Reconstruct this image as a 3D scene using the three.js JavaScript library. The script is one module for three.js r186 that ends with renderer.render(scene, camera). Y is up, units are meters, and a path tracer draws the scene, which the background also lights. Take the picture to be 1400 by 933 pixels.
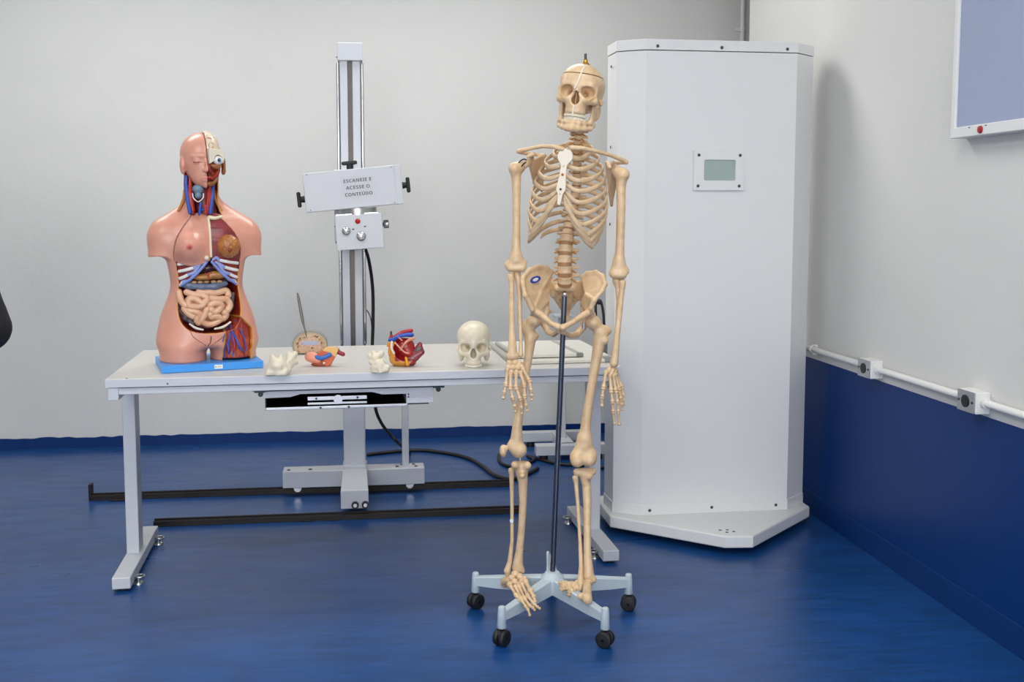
import * as THREE from 'three';
import { RoundedBoxGeometry } from 'three/addons/geometries/RoundedBoxGeometry.js';
import { mergeGeometries } from 'three/addons/utils/BufferGeometryUtils.js';
import { RectAreaLightUniformsLib } from 'three/addons/lights/RectAreaLightUniformsLib.js';

// ---------------------------------------------------------------- camera, light, exposure
const scene = new THREE.Scene();
const FOCAL = 1430, CX = 690, CY = 413, EYE = 1.35;            // lens in pixels of the 1400 x 933 frame
const PITCH = Math.atan(126 / FOCAL), YAW = 7.3433 * Math.PI / 180;
const camera = new THREE.PerspectiveCamera(2 * Math.atan(466.5 / FOCAL) * 180 / Math.PI, 1400 / 933, 0.05, 60);
camera.position.set(0, EYE, 0);
camera.rotation.order = 'YXZ';
camera.rotation.y = -YAW; camera.rotation.x = -PITCH;
camera.setViewOffset(1400, 933, 700 - CX, 466.5 - CY, 1400, 933);
scene.add(camera);
const renderer = new THREE.WebGLRenderer({ antialias: true });
renderer.toneMapping = THREE.LinearToneMapping;
renderer.toneMappingExposure = 1.0;
renderer.shadowMap.enabled = true;
RectAreaLightUniformsLib.init();
scene.background = new THREE.Color(0x05070a);

const LAMPS = [];                                              // ceiling panels: x, z, strength
for (const z of [-4.7, -2.0, 0.8, 3.4]) for (const x of [-1.45, 0.55]) LAMPS.push([x, z]);
const LAMP_POWER = 8.5, LAMP_COLOR = new THREE.Color(1.0, 0.985, 0.955), CEIL = 3.05;
const DAY = { x: -0.7, y: 1.75, w: 3.4, h: 1.7, power: 9.5, color: new THREE.Color(0.95, 0.98, 1.03) };   // daylight window in the wall behind the camera

// ---------------------------------------------------------------- small helpers
let seed = 7;
const rnd = () => { seed = (seed * 1664525 + 1013904223) >>> 0; return seed / 4294967296; };
const used = {};
function numbered(n) { const k = used[n] = (used[n] ?? -1) + 1; return k ? n + '_' + String(k).padStart(3, '0') : n; }
function thing(name, label, category, pos = [0, 0, 0], turn = 0, group) {
  const o = new THREE.Group(); o.name = numbered(name); o.position.set(...pos); o.rotation.y = turn;
  o.userData = { label, category }; if (group) o.userData.group = group;
  scene.add(o); return o;
}
function part(parent, name, geo, mat, label) {
  if (Array.isArray(geo)) geo = merge(geo);
  const m = new THREE.Mesh(geo, mat); m.name = name; m.castShadow = m.receiveShadow = true;
  if (label) m.userData.label = label;
  parent.add(m); return m;
}
function struct(name, geo, mat, parent = scene) {
  const m = part(parent, name, geo, mat); m.name = numbered(name);
  if (parent === scene) m.userData.kind = 'structure';
  return m;
}
function merge(list) {
  const keep = ['position', 'normal', 'uv'];
  const all = list.map(g => { g = g.index ? g.toNonIndexed() : g; for (const k of Object.keys(g.attributes)) if (!keep.includes(k) && !(k === 'color' && list.every(q => q.attributes.color))) g.deleteAttribute(k); if (!g.attributes.uv) g.setAttribute('uv', new THREE.BufferAttribute(new Float32Array(g.attributes.position.count * 2), 2)); return g; });
  return all.length === 1 ? all[0] : mergeGeometries(all);
}
const xf = (g, x = 0, y = 0, z = 0, rx = 0, ry = 0, rz = 0, s = 1) => g.applyMatrix4(new THREE.Matrix4().compose(new THREE.Vector3(x, y, z), new THREE.Quaternion().setFromEuler(new THREE.Euler(rx, ry, rz)), Array.isArray(s) ? new THREE.Vector3(...s) : new THREE.Vector3(s, s, s)));
const rbox = (x0, x1, y0, y1, z0, z1, r = 0.003, seg = 2) => { const w = x1 - x0, h = y1 - y0, d = z1 - z0; return xf(new RoundedBoxGeometry(w, h, d, seg, Math.min(r, w / 2.1, h / 2.1, d / 2.1)), (x0 + x1) / 2, (y0 + y1) / 2, (z0 + z1) / 2); };
const box = (x0, x1, y0, y1, z0, z1) => uvBox(xf(new THREE.BoxGeometry(x1 - x0, y1 - y0, z1 - z0), (x0 + x1) / 2, (y0 + y1) / 2, (z0 + z1) / 2));
const cyl = (r0, r1, h, x, y, z, rx = 0, rz = 0, n = 24) => xf(new THREE.CylinderGeometry(r0, r1, h, n), x, y, z, rx, 0, rz);
function uvBox(g) {                                            // texture coordinates in metres
  const p = g.attributes.position, n = g.attributes.normal, u = new Float32Array(p.count * 2);
  for (let i = 0; i < p.count; i++) {
    const ax = Math.abs(n.getX(i)), ay = Math.abs(n.getY(i)), az = Math.abs(n.getZ(i)), x = p.getX(i), y = p.getY(i), z = p.getZ(i);
    const [a, b] = ax > ay && ax > az ? [z, y] : ay > az ? [x, z] : [x, y];
    u[2 * i] = a; u[2 * i + 1] = b;
  }
  g.setAttribute('uv', new THREE.BufferAttribute(u, 2)); return g;
}
const lathe = (pts, n = 24) => new THREE.LatheGeometry(pts.map(p => new THREE.Vector2(p[0], p[1])), n);
function prism(pts, y0, y1, bevel = 0) {                       // plan outline [x, z] extruded upwards
  const s = new THREE.Shape(pts.map(p => new THREE.Vector2(p[0], -p[1])));
  const g = new THREE.ExtrudeGeometry(s, { depth: y1 - y0 - 2 * bevel, bevelEnabled: bevel > 0, bevelThickness: bevel, bevelSize: bevel, bevelOffset: -bevel, bevelSegments: 2 });
  return g.applyMatrix4(new THREE.Matrix4().makeRotationX(-Math.PI / 2)).translate(0, y0 + bevel, 0);
}
// view rays of the frame, used to read positions off the photograph at a known distance
const cp = Math.cos(PITCH), sp = Math.sin(PITCH), cw = Math.cos(YAW), sw = Math.sin(YAW);
const level = (px, py) => [px - CX, (CY - py) * cp - FOCAL * sp, FOCAL * cp + (CY - py) * sp];
function at(px, py, dist) { const l = level(px, py), t = dist / l[2]; const x = l[0] * t, z = dist; return [x * cw + z * sw, EYE + l[1] * t, -(z * cw - x * sw)]; }

// noise
const hash3 = (x, y, z) => { let h = (x * 374761393 + y * 668265263 + z * 1274126177) | 0; h = Math.imul(h ^ (h >>> 13), 1274126177); return ((h ^ (h >>> 16)) >>> 0) / 4294967296; };
function vnoise(x, y, z) {
  const xi = Math.floor(x), yi = Math.floor(y), zi = Math.floor(z); let u = x - xi, v = y - yi, w = z - zi;
  u = u * u * (3 - 2 * u); v = v * v * (3 - 2 * v); w = w * w * (3 - 2 * w);
  const L = (a, b, t) => a + (b - a) * t, h = hash3;
  return L(L(L(h(xi, yi, zi), h(xi + 1, yi, zi), u), L(h(xi, yi + 1, zi), h(xi + 1, yi + 1, zi), u), v), L(L(h(xi, yi, zi + 1), h(xi + 1, yi, zi + 1), u), L(h(xi, yi + 1, zi + 1), h(xi + 1, yi + 1, zi + 1), u), v), w);
}
const lin = hex => { const c = new THREE.Color(hex); return [c.r, c.g, c.b]; };
const mixc = (a, b, t) => { t = Math.max(0, Math.min(1, t)); return [a[0] + (b[0] - a[0]) * t, a[1] + (b[1] - a[1]) * t, a[2] + (b[2] - a[2]) * t]; };
const std = (color, roughness = 0.5, metalness = 0, o = {}) => new THREE.MeshStandardMaterial({ color, roughness, metalness, ...o });
const phys = (color, roughness, o = {}) => new THREE.MeshPhysicalMaterial({ color, roughness, ...o });
function dataTex(w, h, fn, srgb, repeat) {                     // fn(u, v) -> [r, g, b] 0..1, tiles because fn tiles
  const d = new Uint8Array(w * h * 4);
  for (let j = 0; j < h; j++) for (let i = 0; i < w; i++) { const c = fn(i / w, j / h), k = 4 * (j * w + i); d[k] = c[0] * 255; d[k + 1] = c[1] * 255; d[k + 2] = c[2] * 255; d[k + 3] = 255; }
  const t = new THREE.DataTexture(d, w, h); t.magFilter = THREE.LinearFilter; t.minFilter = THREE.LinearMipmapLinearFilter; t.generateMipmaps = true;
  t.wrapS = t.wrapT = THREE.RepeatWrapping; t.repeat.set(...repeat); if (srgb) t.colorSpace = THREE.SRGBColorSpace; t.needsUpdate = true; return t;
}
function tnoise(u, v, nx, ny, s) {                             // tiling value noise
  const x = u * nx, y = v * ny, xi = Math.floor(x), yi = Math.floor(y); let a = x - xi, b = y - yi; a = a * a * (3 - 2 * a); b = b * b * (3 - 2 * b);
  const h = (i, j) => hash3(((i % nx) + nx) % nx, ((j % ny) + ny) % ny, s);
  const p = h(xi, yi) + (h(xi + 1, yi) - h(xi, yi)) * a, q = h(xi, yi + 1) + (h(xi + 1, yi + 1) - h(xi, yi + 1)) * a;
  return p + (q - p) * b;
}

// ---------------------------------------------------------------- solid modelling by distance fields
const B6 = (a, b, m = 0) => [Math.min(a[0], b[0]) - m, Math.min(a[1], b[1]) - m, Math.min(a[2], b[2]) - m, Math.max(a[3], b[3]) + m, Math.max(a[4], b[4]) + m, Math.max(a[5], b[5]) + m];
const withB = (f, b) => { f.b = b; return f; };
const ball = (c, r) => { const [a, b, d] = c; return withB((x, y, z) => Math.sqrt((x - a) ** 2 + (y - b) ** 2 + (z - d) ** 2) - r, [a - r, b - r, d - r, a + r, b + r, d + r]); };
const ell = (c, r) => { const [a, b, d] = c, [p, q, s] = r, m = Math.min(p, q, s); return withB((x, y, z) => { x = (x - a) / p; y = (y - b) / q; z = (z - d) / s; const k = Math.sqrt(x * x + y * y + z * z), g = Math.sqrt((x / p) ** 2 + (y / q) ** 2 + (z / s) ** 2); return g > 1e-9 ? k * (k - 1) / g : -m; }, [a - p, b - q, d - s, a + p, b + q, d + s]); };
const cap = (A, Bp, ra, rb = ra) => {
  const [ax, ay, az] = A, ux = Bp[0] - ax, uy = Bp[1] - ay, uz = Bp[2] - az, L = ux * ux + uy * uy + uz * uz || 1e-12, dr = rb - ra, R = Math.max(ra, rb);
  return withB((x, y, z) => { x -= ax; y -= ay; z -= az; let t = (x * ux + y * uy + z * uz) / L; t = t < 0 ? 0 : t > 1 ? 1 : t; return Math.sqrt((x - t * ux) ** 2 + (y - t * uy) ** 2 + (z - t * uz) ** 2) - ra - dr * t; },
    B6([A[0], A[1], A[2], A[0], A[1], A[2]], [Bp[0], Bp[1], Bp[2], Bp[0], Bp[1], Bp[2]], R));
};
const tri = (a, b, c, r) => {
  const S = (p, q) => [p[0] - q[0], p[1] - q[1], p[2] - q[2]], D = (p, q) => p[0] * q[0] + p[1] * q[1] + p[2] * q[2], X = (p, q) => [p[1] * q[2] - p[2] * q[1], p[2] * q[0] - p[0] * q[2], p[0] * q[1] - p[1] * q[0]];
  const ba = S(b, a), cb = S(c, b), ac = S(a, c), n = X(ba, ac), nn = D(n, n), m1 = X(ba, n), m2 = X(cb, n), m3 = X(ac, n), l1 = D(ba, ba), l2 = D(cb, cb), l3 = D(ac, ac);
  const seg = (e, l, x, y, z) => { let t = (e[0] * x + e[1] * y + e[2] * z) / l; t = t < 0 ? 0 : t > 1 ? 1 : t; return (e[0] * t - x) ** 2 + (e[1] * t - y) ** 2 + (e[2] * t - z) ** 2; };
  return withB((x, y, z) => {
    const pa0 = x - a[0], pa1 = y - a[1], pa2 = z - a[2], pb0 = x - b[0], pb1 = y - b[1], pb2 = z - b[2], pc0 = x - c[0], pc1 = y - c[1], pc2 = z - c[2];
    const s = Math.sign(m1[0] * pa0 + m1[1] * pa1 + m1[2] * pa2) + Math.sign(m2[0] * pb0 + m2[1] * pb1 + m2[2] * pb2) + Math.sign(m3[0] * pc0 + m3[1] * pc1 + m3[2] * pc2);
    const d = s < 2 ? Math.min(seg(ba, l1, pa0, pa1, pa2), seg(cb, l2, pb0, pb1, pb2), seg(ac, l3, pc0, pc1, pc2)) : (n[0] * pa0 + n[1] * pa1 + n[2] * pa2) ** 2 / nn;
    return Math.sqrt(d) - r;
  }, B6(B6([...a, ...a], [...b, ...b]), [...c, ...c], r));
};
const smin = (a, b, k) => { const h = k - Math.abs(a - b); return h > 0 ? Math.min(a, b) - h * h / (4 * k) : Math.min(a, b); };
const smax = (a, b, k) => { const h = k - Math.abs(a - b); return h > 0 ? Math.max(a, b) + h * h / (4 * k) : Math.max(a, b); };
const U = (k, ...fs) => { fs = fs.flat(); let b = fs[0].b; for (const f of fs) b = B6(b, f.b); const n = fs.length; return withB((x, y, z) => { let d = fs[0](x, y, z); for (let i = 1; i < n; i++) d = smin(d, fs[i](x, y, z), k); return d; }, B6(b, b, k / 4)); };
const cut = (k, f, ...gs) => { gs = gs.flat(); return withB((x, y, z) => { let d = f(x, y, z); for (const g of gs) d = smax(d, -g(x, y, z), k); return d; }, f.b); };
const both = (f, g) => withB((x, y, z) => Math.max(f(x, y, z), g(x, y, z)), f.b);
const mirror = f => withB((x, y, z) => f(-x, y, z), [-f.b[3], f.b[1], f.b[2], -f.b[0], f.b[4], f.b[5]]);
const chain = (k, pts) => U(k, pts.slice(1).map((p, i) => cap(pts[i], p, pts[i][3], p[3])));
function solid(f, h, paint, relax = 0) {                                  // surface nets
  const m = 2.2 * h, lo = [f.b[0] - m, f.b[1] - m, f.b[2] - m], n = [0, 1, 2].map(i => Math.ceil((f.b[i + 3] + m - lo[i]) / h) + 1), [nx, ny, nz] = n;
  const V = new Float32Array(nx * ny * nz); let q = 0;
  for (let k = 0; k < nz; k++) for (let j = 0; j < ny; j++) for (let i = 0; i < nx; i++) V[q++] = f(lo[0] + i * h, lo[1] + j * h, lo[2] + k * h);
  const id = new Int32Array(nx * ny * nz).fill(-1), P = [], sx = 1, sy = nx, sz = nx * ny;
  const E = [[0, 1], [2, 3], [4, 5], [6, 7], [0, 2], [1, 3], [4, 6], [5, 7], [0, 4], [1, 5], [2, 6], [3, 7]], O = [0, sx, sy, sx + sy, sz, sz + sx, sz + sy, sz + sx + sy];
  const v = new Float32Array(8);
  for (let k = 0; k < nz - 1; k++) for (let j = 0; j < ny - 1; j++) for (let i = 0; i < nx - 1; i++) {
    const b = i + j * sy + k * sz; let neg = 0; for (let c = 0; c < 8; c++) { v[c] = V[b + O[c]]; if (v[c] < 0) neg++; }
    if (neg === 0 || neg === 8) continue;
    let x = 0, y = 0, z = 0, cnt = 0;
    for (const [c, d] of E) if ((v[c] < 0) !== (v[d] < 0)) { const t = v[c] / (v[c] - v[d]), o = d ^ c; x += (c & 1) + (o === 1 ? t : 0); y += ((c >> 1) & 1) + (o === 2 ? t : 0); z += ((c >> 2) & 1) + (o === 4 ? t : 0); cnt++; }
    id[b] = P.length / 3; P.push(lo[0] + (i + x / cnt) * h, lo[1] + (j + y / cnt) * h, lo[2] + (k + z / cnt) * h);
  }
  const I = [], quad = (a, b, c, d, flip) => flip ? I.push(a, d, c, a, c, b) : I.push(a, b, c, a, c, d);
  for (let k = 0; k < nz - 1; k++) for (let j = 0; j < ny - 1; j++) for (let i = 0; i < nx - 1; i++) {
    const b = i + j * sy + k * sz, s = V[b] < 0;
    if (j && k && s !== (V[b + sx] < 0)) quad(id[b - sy - sz], id[b - sz], id[b], id[b - sy], !s);
    if (i && k && s !== (V[b + sy] < 0)) quad(id[b - sz - sx], id[b - sx], id[b], id[b - sz], !s);
    if (i && j && s !== (V[b + sz] < 0)) quad(id[b - sx - sy], id[b - sy], id[b], id[b - sx], !s);
  }
  const g = new THREE.BufferGeometry(); g.setAttribute('position', new THREE.BufferAttribute(new Float32Array(P), 3)); g.setIndex(I);
  if (relax) smooth(P, I, relax, g);
  g.computeVertexNormals();
  if (paint) tint(g, paint);
  return g;
}
function smooth(P, I, times, g) {                              // evens out facets without shrinking (Taubin)
  const n = P.length / 3, pos = g.attributes.position.array, acc = new Float32Array(P.length), cnt = new Uint16Array(n);
  for (let it = 0; it < times * 2; it++) {
    acc.fill(0); cnt.fill(0); const lam = it & 1 ? -0.53 : 0.5;
    for (let i = 0; i < I.length; i += 3) for (let e = 0; e < 3; e++) { const a = I[i + e], b = I[i + (e + 1) % 3]; for (let k = 0; k < 3; k++) { acc[3 * a + k] += pos[3 * b + k]; acc[3 * b + k] += pos[3 * a + k]; } cnt[a]++; cnt[b]++; }
    for (let v = 0; v < n; v++) if (cnt[v]) for (let k = 0; k < 3; k++) pos[3 * v + k] += lam * (acc[3 * v + k] / cnt[v] - pos[3 * v + k]);
  }
}
function tint(g, paint) {                                      // matter colour per vertex, paint(x, y, z) -> linear rgb
  const p = g.attributes.position, c = new Float32Array(p.count * 3);
  for (let i = 0; i < p.count; i++) { const k = paint(p.getX(i), p.getY(i), p.getZ(i), g.attributes.normal.getX(i), g.attributes.normal.getY(i), g.attributes.normal.getZ(i)); c[3 * i] = k[0]; c[3 * i + 1] = k[1]; c[3 * i + 2] = k[2]; }
  g.setAttribute('color', new THREE.BufferAttribute(c, 3)); return g;
}
// tube along points; r = radius list, flat = ratio of thickness across to height along "up"
function tube(pts, r, { seg = 6, n = 10, flat = 1, up = null, tension = 0.5 } = {}) {
  const curve = new THREE.CatmullRomCurve3(pts.map(p => new THREE.Vector3(...p)), false, 'catmullrom', tension), N = Math.max(2, (pts.length - 1) * seg), rr = Array.isArray(r) ? r : [r, r];
  const R = t => { const a = t * (rr.length - 1), i = Math.min(rr.length - 2, Math.floor(a)), w = a - i, s = w * w * (3 - 2 * w); return rr[i] + (rr[i + 1] - rr[i]) * s; };
  const rings = [], C = new THREE.Vector3(), T = new THREE.Vector3(); let Nv = up ? new THREE.Vector3(...up) : null;
  for (let i = 0; i <= N; i++) {
    const t = i / N; curve.getPoint(t, C); curve.getTangent(t, T);
    if (!Nv) Nv = Math.abs(T.y) < 0.9 ? new THREE.Vector3(0, 1, 0) : new THREE.Vector3(1, 0, 0);
    const base = up ? new THREE.Vector3(...up) : Nv; const nrm = base.clone().addScaledVector(T, -base.dot(T)).normalize(); if (!up) Nv = nrm;
    const bi = new THREE.Vector3().crossVectors(T, nrm), rad = R(t);
    const ring = (off, s) => rings.push([C.clone().addScaledVector(T, off), nrm.clone().multiplyScalar(rad * s), bi.clone().multiplyScalar(rad * s * flat)]);
    const e = rad * Math.min(1, flat * 1.2);
    if (i === 0) { ring(-e * 0.8, 0.02); ring(-e * 0.55, 0.62); }
    ring(0, 1);
    if (i === N) { ring(e * 0.55, 0.62); ring(e * 0.8, 0.02); }
  }
  const P = [], I = [];
  rings.forEach(([c, a, b]) => { for (let j = 0; j < n; j++) { const w = j / n * 2 * Math.PI, x = Math.cos(w), y = Math.sin(w); P.push(c.x + a.x * x + b.x * y, c.y + a.y * x + b.y * y, c.z + a.z * x + b.z * y); } });
  for (let i = 0; i < rings.length - 1; i++) for (let j = 0; j < n; j++) { const a = i * n + j, b = i * n + (j + 1) % n; I.push(a, b, a + n, b, b + n, a + n); }
  const g = new THREE.BufferGeometry(); g.setAttribute('position', new THREE.BufferAttribute(new Float32Array(P), 3)); g.setIndex(I); g.computeVertexNormals(); return g;
}

// ---------------------------------------------------------------- surfaces
const wallBump = dataTex(512, 512, (u, v) => { const a = 0.5 * tnoise(u, v, 5, 9, 1) + 0.3 * tnoise(u, v, 17, 31, 2) + 0.2 * tnoise(u, v, 120, 120, 3); return [a, a, a]; }, false, [0.45, 0.45]);
const wallTone = dataTex(256, 256, (u, v) => { const a = 0.972 + 0.018 * tnoise(u, v, 4, 5, 5) + 0.01 * tnoise(u, v, 23, 19, 6); return [a, a, a * 0.995]; }, true, [0.3, 0.3]);
const floorTone = dataTex(1024, 1024, (u, v) => {
  const s = 0.6 * tnoise(u, v, 26, 150, 11) + 0.14 * tnoise(u, v, 70, 400, 12) + 0.26 * tnoise(u, v, 9, 24, 13), w = tnoise(u, v, 6, 7, 14);
  const k = 0.80 + 0.30 * s + 0.07 * w; return [0.07 * k + 0.012 * w, 0.265 * k, 0.49 * k];
}, true, [0.5, 0.5]);
const floorRough = dataTex(512, 512, (u, v) => { const a = 0.25 + 0.08 * tnoise(u, v, 14, 60, 21) + 0.07 * tnoise(u, v, 5, 6, 22); return [a, a, a]; }, false, [0.5, 0.5]);
const M = {
  wall: std(0xd8d8d5, 0.62, 0, { map: wallTone, bumpMap: wallBump, bumpScale: 0.0022 }),
  ceiling: std(0xe6e5e2, 0.8),
  floor: std(0xffffff, 1, 0, { map: floorTone, roughnessMap: floorRough }),
  cove: phys(0x04306a, 0.45, { specularIntensity: 0.5 }),
  bluePaint: phys(0x02306d, 0.42, { specularIntensity: 0.45, bumpMap: wallBump, bumpScale: 0.0008 }),
  white: phys(0xe0e0de, 0.38, { clearcoat: 0.15, clearcoatRoughness: 0.25 }),
  enamel: phys(0xc3c6cb, 0.36, { clearcoat: 0.15, clearcoatRoughness: 0.3 }),
  top: std(0xc9c6bf, 0.36),
  steel: std(0xb9babb, 0.28, 1),
  chrome: std(0xd6d6d6, 0.12, 1),
  darkSteel: std(0x2a2625, 0.5, 0.55),
  black: std(0x0d0d0e, 0.45),
  rubber: std(0x131416, 0.55),
  screw: std(0x4c4e50, 0.35, 0.9),
  conduit: std(0xe0dfdc, 0.42),
  slot: std(0x2a2b2d, 0.6),
};

// ---------------------------------------------------------------- room shell
const RW = 1.94, BW = -6.13, LW = -3.3, FW = 5.2, END = -5.25, ALC = 2.75;
struct('floor', box(LW - 0.2, ALC + 0.2, -0.12, 0, BW - 0.2, FW + 0.2), M.floor);
struct('ceiling', box(LW - 0.2, ALC + 0.2, CEIL, CEIL + 0.15, BW - 0.2, FW + 0.2), M.ceiling);
struct('wall_back', box(LW - 0.2, ALC + 0.2, 0, CEIL, BW - 0.2, BW), M.wall);
struct('wall_right', box(RW, RW + 0.16, 0.694, CEIL, END, FW), M.wall);
struct('trim_1', box(RW - 0.0015, RW + 0.16, 0, 0.694, END, FW), M.bluePaint);
struct('wall_alcove', box(ALC, ALC + 0.2, 0, CEIL, BW, END + 0.1), M.wall);
struct('wall_alcove_front', box(RW + 0.16, ALC, 0, CEIL, END, END + 0.1), M.wall);
struct('wall_left', box(LW - 0.2, LW, 0, CEIL, BW, FW), M.wall);
{ // front wall, behind the camera, with its window
  const a = DAY.x - DAY.w / 2, b = DAY.x + DAY.w / 2, c = DAY.y - DAY.h / 2, d = DAY.y + DAY.h / 2;
  struct('wall_front', [box(LW - 0.2, a, 0, CEIL, FW, FW + 0.2), box(b, ALC + 0.2, 0, CEIL, FW, FW + 0.2), box(a, b, 0, c, FW, FW + 0.2), box(a, b, d, CEIL, FW, FW + 0.2)], M.wall);
  const w = thing('window_1', 'x', 'x', [DAY.x, DAY.y, FW]); w.userData = { kind: 'structure' };
  const W = DAY.w / 2, Hh = DAY.h / 2, fr = std(0xd8d8d6, 0.4);
  part(w, 'window_frame', [box(-W, W, -Hh, -Hh + 0.05, 0.06, 0.12), box(-W, W, Hh - 0.05, Hh, 0.06, 0.12), box(-W, -W + 0.05, -Hh, Hh, 0.06, 0.12), box(W - 0.05, W, -Hh, Hh, 0.06, 0.12)], fr);
  for (const x of [-W / 3, W / 3]) part(w, 'mullion', box(x - 0.025, x + 0.025, -Hh + 0.05, Hh - 0.05, 0.06, 0.12), fr);
  for (const k of [-1, 0, 1]) part(w, 'pane', box(k * W * 2 / 3 - W / 3 + 0.02, k * W * 2 / 3 + W / 3 - 0.02, -Hh + 0.04, Hh - 0.04, 0.085, 0.091), new THREE.MeshStandardMaterial({ color: 0xffffff, roughness: 0.3, emissive: DAY.color, emissiveIntensity: 2.0 }), 'daylit frosted pane');
  const l = new THREE.RectAreaLight(DAY.color, DAY.power, DAY.w - 0.1, DAY.h - 0.1); l.name = 'window_light'; l.position.z = 0.05; w.add(l);
}
{ // skirting: straight coved strip on the right, hand-cut wavy top edge along the back
  struct('baseboard_right', [rbox(RW - 0.006, RW, 0.0, 0.096, END + 0.02, FW, 0.002)], M.cove);
  const s = new THREE.Shape(); s.moveTo(LW, 0); s.lineTo(ALC, 0); let x = ALC; const top = x => 0.059 + 0.004 * (vnoise(x * 6, 3, 1) - 0.5) + 0.006 * (vnoise(x * 21, 8, 2) - 0.5) * (x < -1.4 ? 2 : 1);
  while (x > LW) { s.lineTo(x, top(x)); x -= 0.02; } s.lineTo(LW, top(LW));
  struct('baseboard_back', new THREE.ExtrudeGeometry(s, { depth: 0.007, bevelEnabled: false }).translate(0, 0, BW), M.cove);
}
// ceiling lamps
LAMPS.forEach(([x, z], i) => {
  const t = thing('ceiling_lamp', 'white rectangular ceiling lamp, ' + ['near the back wall', 'over the skeleton', 'above the middle of the room', 'at the front of the room'][i >> 1] + (i & 1 ? ', right-hand row' : ', left-hand row'), 'lamp', [x, CEIL, z], 0, 'ceiling lamps');
  part(t, 'housing', [box(-0.63, 0.63, -0.03, 0, -0.33, 0.33)], M.white);
  part(t, 'diffuser', [box(-0.6, 0.6, -0.034, -0.03, -0.3, 0.3)], new THREE.MeshStandardMaterial({ color: 0xffffff, emissive: LAMP_COLOR, emissiveIntensity: 3.0, roughness: 0.6 }));
  const l = new THREE.RectAreaLight(LAMP_COLOR, LAMP_POWER, 1.2, 0.6); l.name = 'lamp_light'; l.position.set(0, -0.045, 0); l.rotation.x = -Math.PI / 2; t.add(l);
});

// ---------------------------------------------------------------- tall cabinet in the corner
{
  const c = thing('equipment_cabinet', 'tall white eight-sided metal cabinet with a small screen in the corner', 'cabinet', [1.43, 0, -4.4]);
  const rel = a => a.map(([x, z]) => [x - 1.43, z + 4.4]);
  const foot = rel([[1.0, -4.37], [1.005, -4.228], [1.111, -4.165], [1.748, -4.172], [1.856, -4.262], [1.856, -4.38], [1.75, -4.47], [1.11, -4.47]]);
  const grow = (a, d) => { const c0 = [a.reduce((s, p) => s + p[0], 0) / a.length, a.reduce((s, p) => s + p[1], 0) / a.length]; return a.map(p => { const l = Math.hypot(p[0] - c0[0], p[1] - c0[1]); return [c0[0] + (p[0] - c0[0]) * (1 + d / l), c0[1] + (p[1] - c0[1]) * (1 + d / l)]; }); };
  part(c, 'plinth', prism(rel([[0.98, -4.46], [0.982, -4.176], [1.365, -3.852], [1.476, -3.842], [1.866, -4.208], [1.870, -4.46], [1.76, -4.56], [1.09, -4.56]]), 0.028, 0.077, 0.006), M.white);
  part(c, 'body', prism(foot, 0.077, 1.989, 0.002), M.white);
  part(c, 'skirt', prism(grow(foot, 0.003), 0.077, 0.122, 0.0015), M.white);
  part(c, 'lid', prism(grow(foot, 0.002), 1.992, 2.034, 0.002), M.white);
  for (const [x, z] of [[1.1, -4.3], [1.75, -4.35], [1.42, -3.98], [1.15, -4.48], [1.7, -4.48]]) part(c, 'foot', cyl(0.03, 0.03, 0.028, x - 1.43, 0.014, z + 4.4), M.rubber);
  const fz = 0.2335;                                          // front face
  const zAt = x => -4.165 - 0.007 * (x - 1.111) / 0.637 + 4.4;
  const head = () => xf(new THREE.SphereGeometry(0.0065, 12, 6, 0, 2 * Math.PI, 0, Math.PI / 2), 0, 0, 0, Math.PI / 2, 0, 0, [1, 0.5, 1]);
  for (const [px, py] of [[899, 63], [987, 65], [1077, 67], [888, 698], [973, 694], [1061, 691]]) { const q = at(px, py, 4.3), k = (-4.166) / q[2]; const x = q[0] * k, y = EYE + (q[1] - EYE) * k; part(c, 'screw', head().translate(x - 1.43, y, zAt(x) + 0.003), M.screw); }
  for (const y of [1.94, 1.61, 1.29, 0.6]) part(c, 'screw', xf(head(), -0.431, y, 0.10, 0, -Math.PI / 2, 0), M.screw);
  const d = part(c, 'display_bezel', rbox(-0.118, 0.096, 1.429, 1.591, fz - 0.004, fz + 0.007, 0.004), M.white);
  const hole = new THREE.Shape(); hole.moveTo(-0.118, 1.429); hole.lineTo(0.096, 1.429); hole.lineTo(0.096, 1.591); hole.lineTo(-0.118, 1.591);
  const win = new THREE.Path(), r = 0.008, a = [-0.074, 0.059, 1.469, 1.553]; win.moveTo(a[0] + r, a[2]); win.lineTo(a[1] - r, a[2]); win.quadraticCurveTo(a[1], a[2], a[1], a[2] + r); win.lineTo(a[1], a[3] - r); win.quadraticCurveTo(a[1], a[3], a[1] - r, a[3]); win.lineTo(a[0] + r, a[3]); win.quadraticCurveTo(a[0], a[3], a[0], a[3] - r); win.lineTo(a[0], a[2] + r); win.quadraticCurveTo(a[0], a[2], a[0] + r, a[2]);
  hole.holes.push(win); d.geometry = new THREE.ExtrudeGeometry(hole, { depth: 0.008, bevelEnabled: true, bevelSize: 0.0015, bevelThickness: 0.0015, bevelSegments: 2, bevelOffset: -0.0015 }).translate(0, 0, fz + 0.001);
  part(c, 'screen', box(-0.08, 0.065, 1.463, 1.559, fz, fz + 0.004), phys(0x9dada6, 0.25), 'grey-green blank screen');
  for (const [x, y] of [[-0.097, 1.572], [0.077, 1.572], [-0.099, 1.447], [0.075, 1.447]]) part(c, 'screw', head().translate(x, y, fz + 0.0105), M.screw);
  for (const [x, z] of [[1.372, -3.93], [1.402, -3.93], [1.39, -3.90], [1.42, -3.905]]) part(c, 'bolt_hole', cyl(0.006, 0.006, 0.002, x - 1.43, 0.0772, z + 4.4), M.screw);
}

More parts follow.
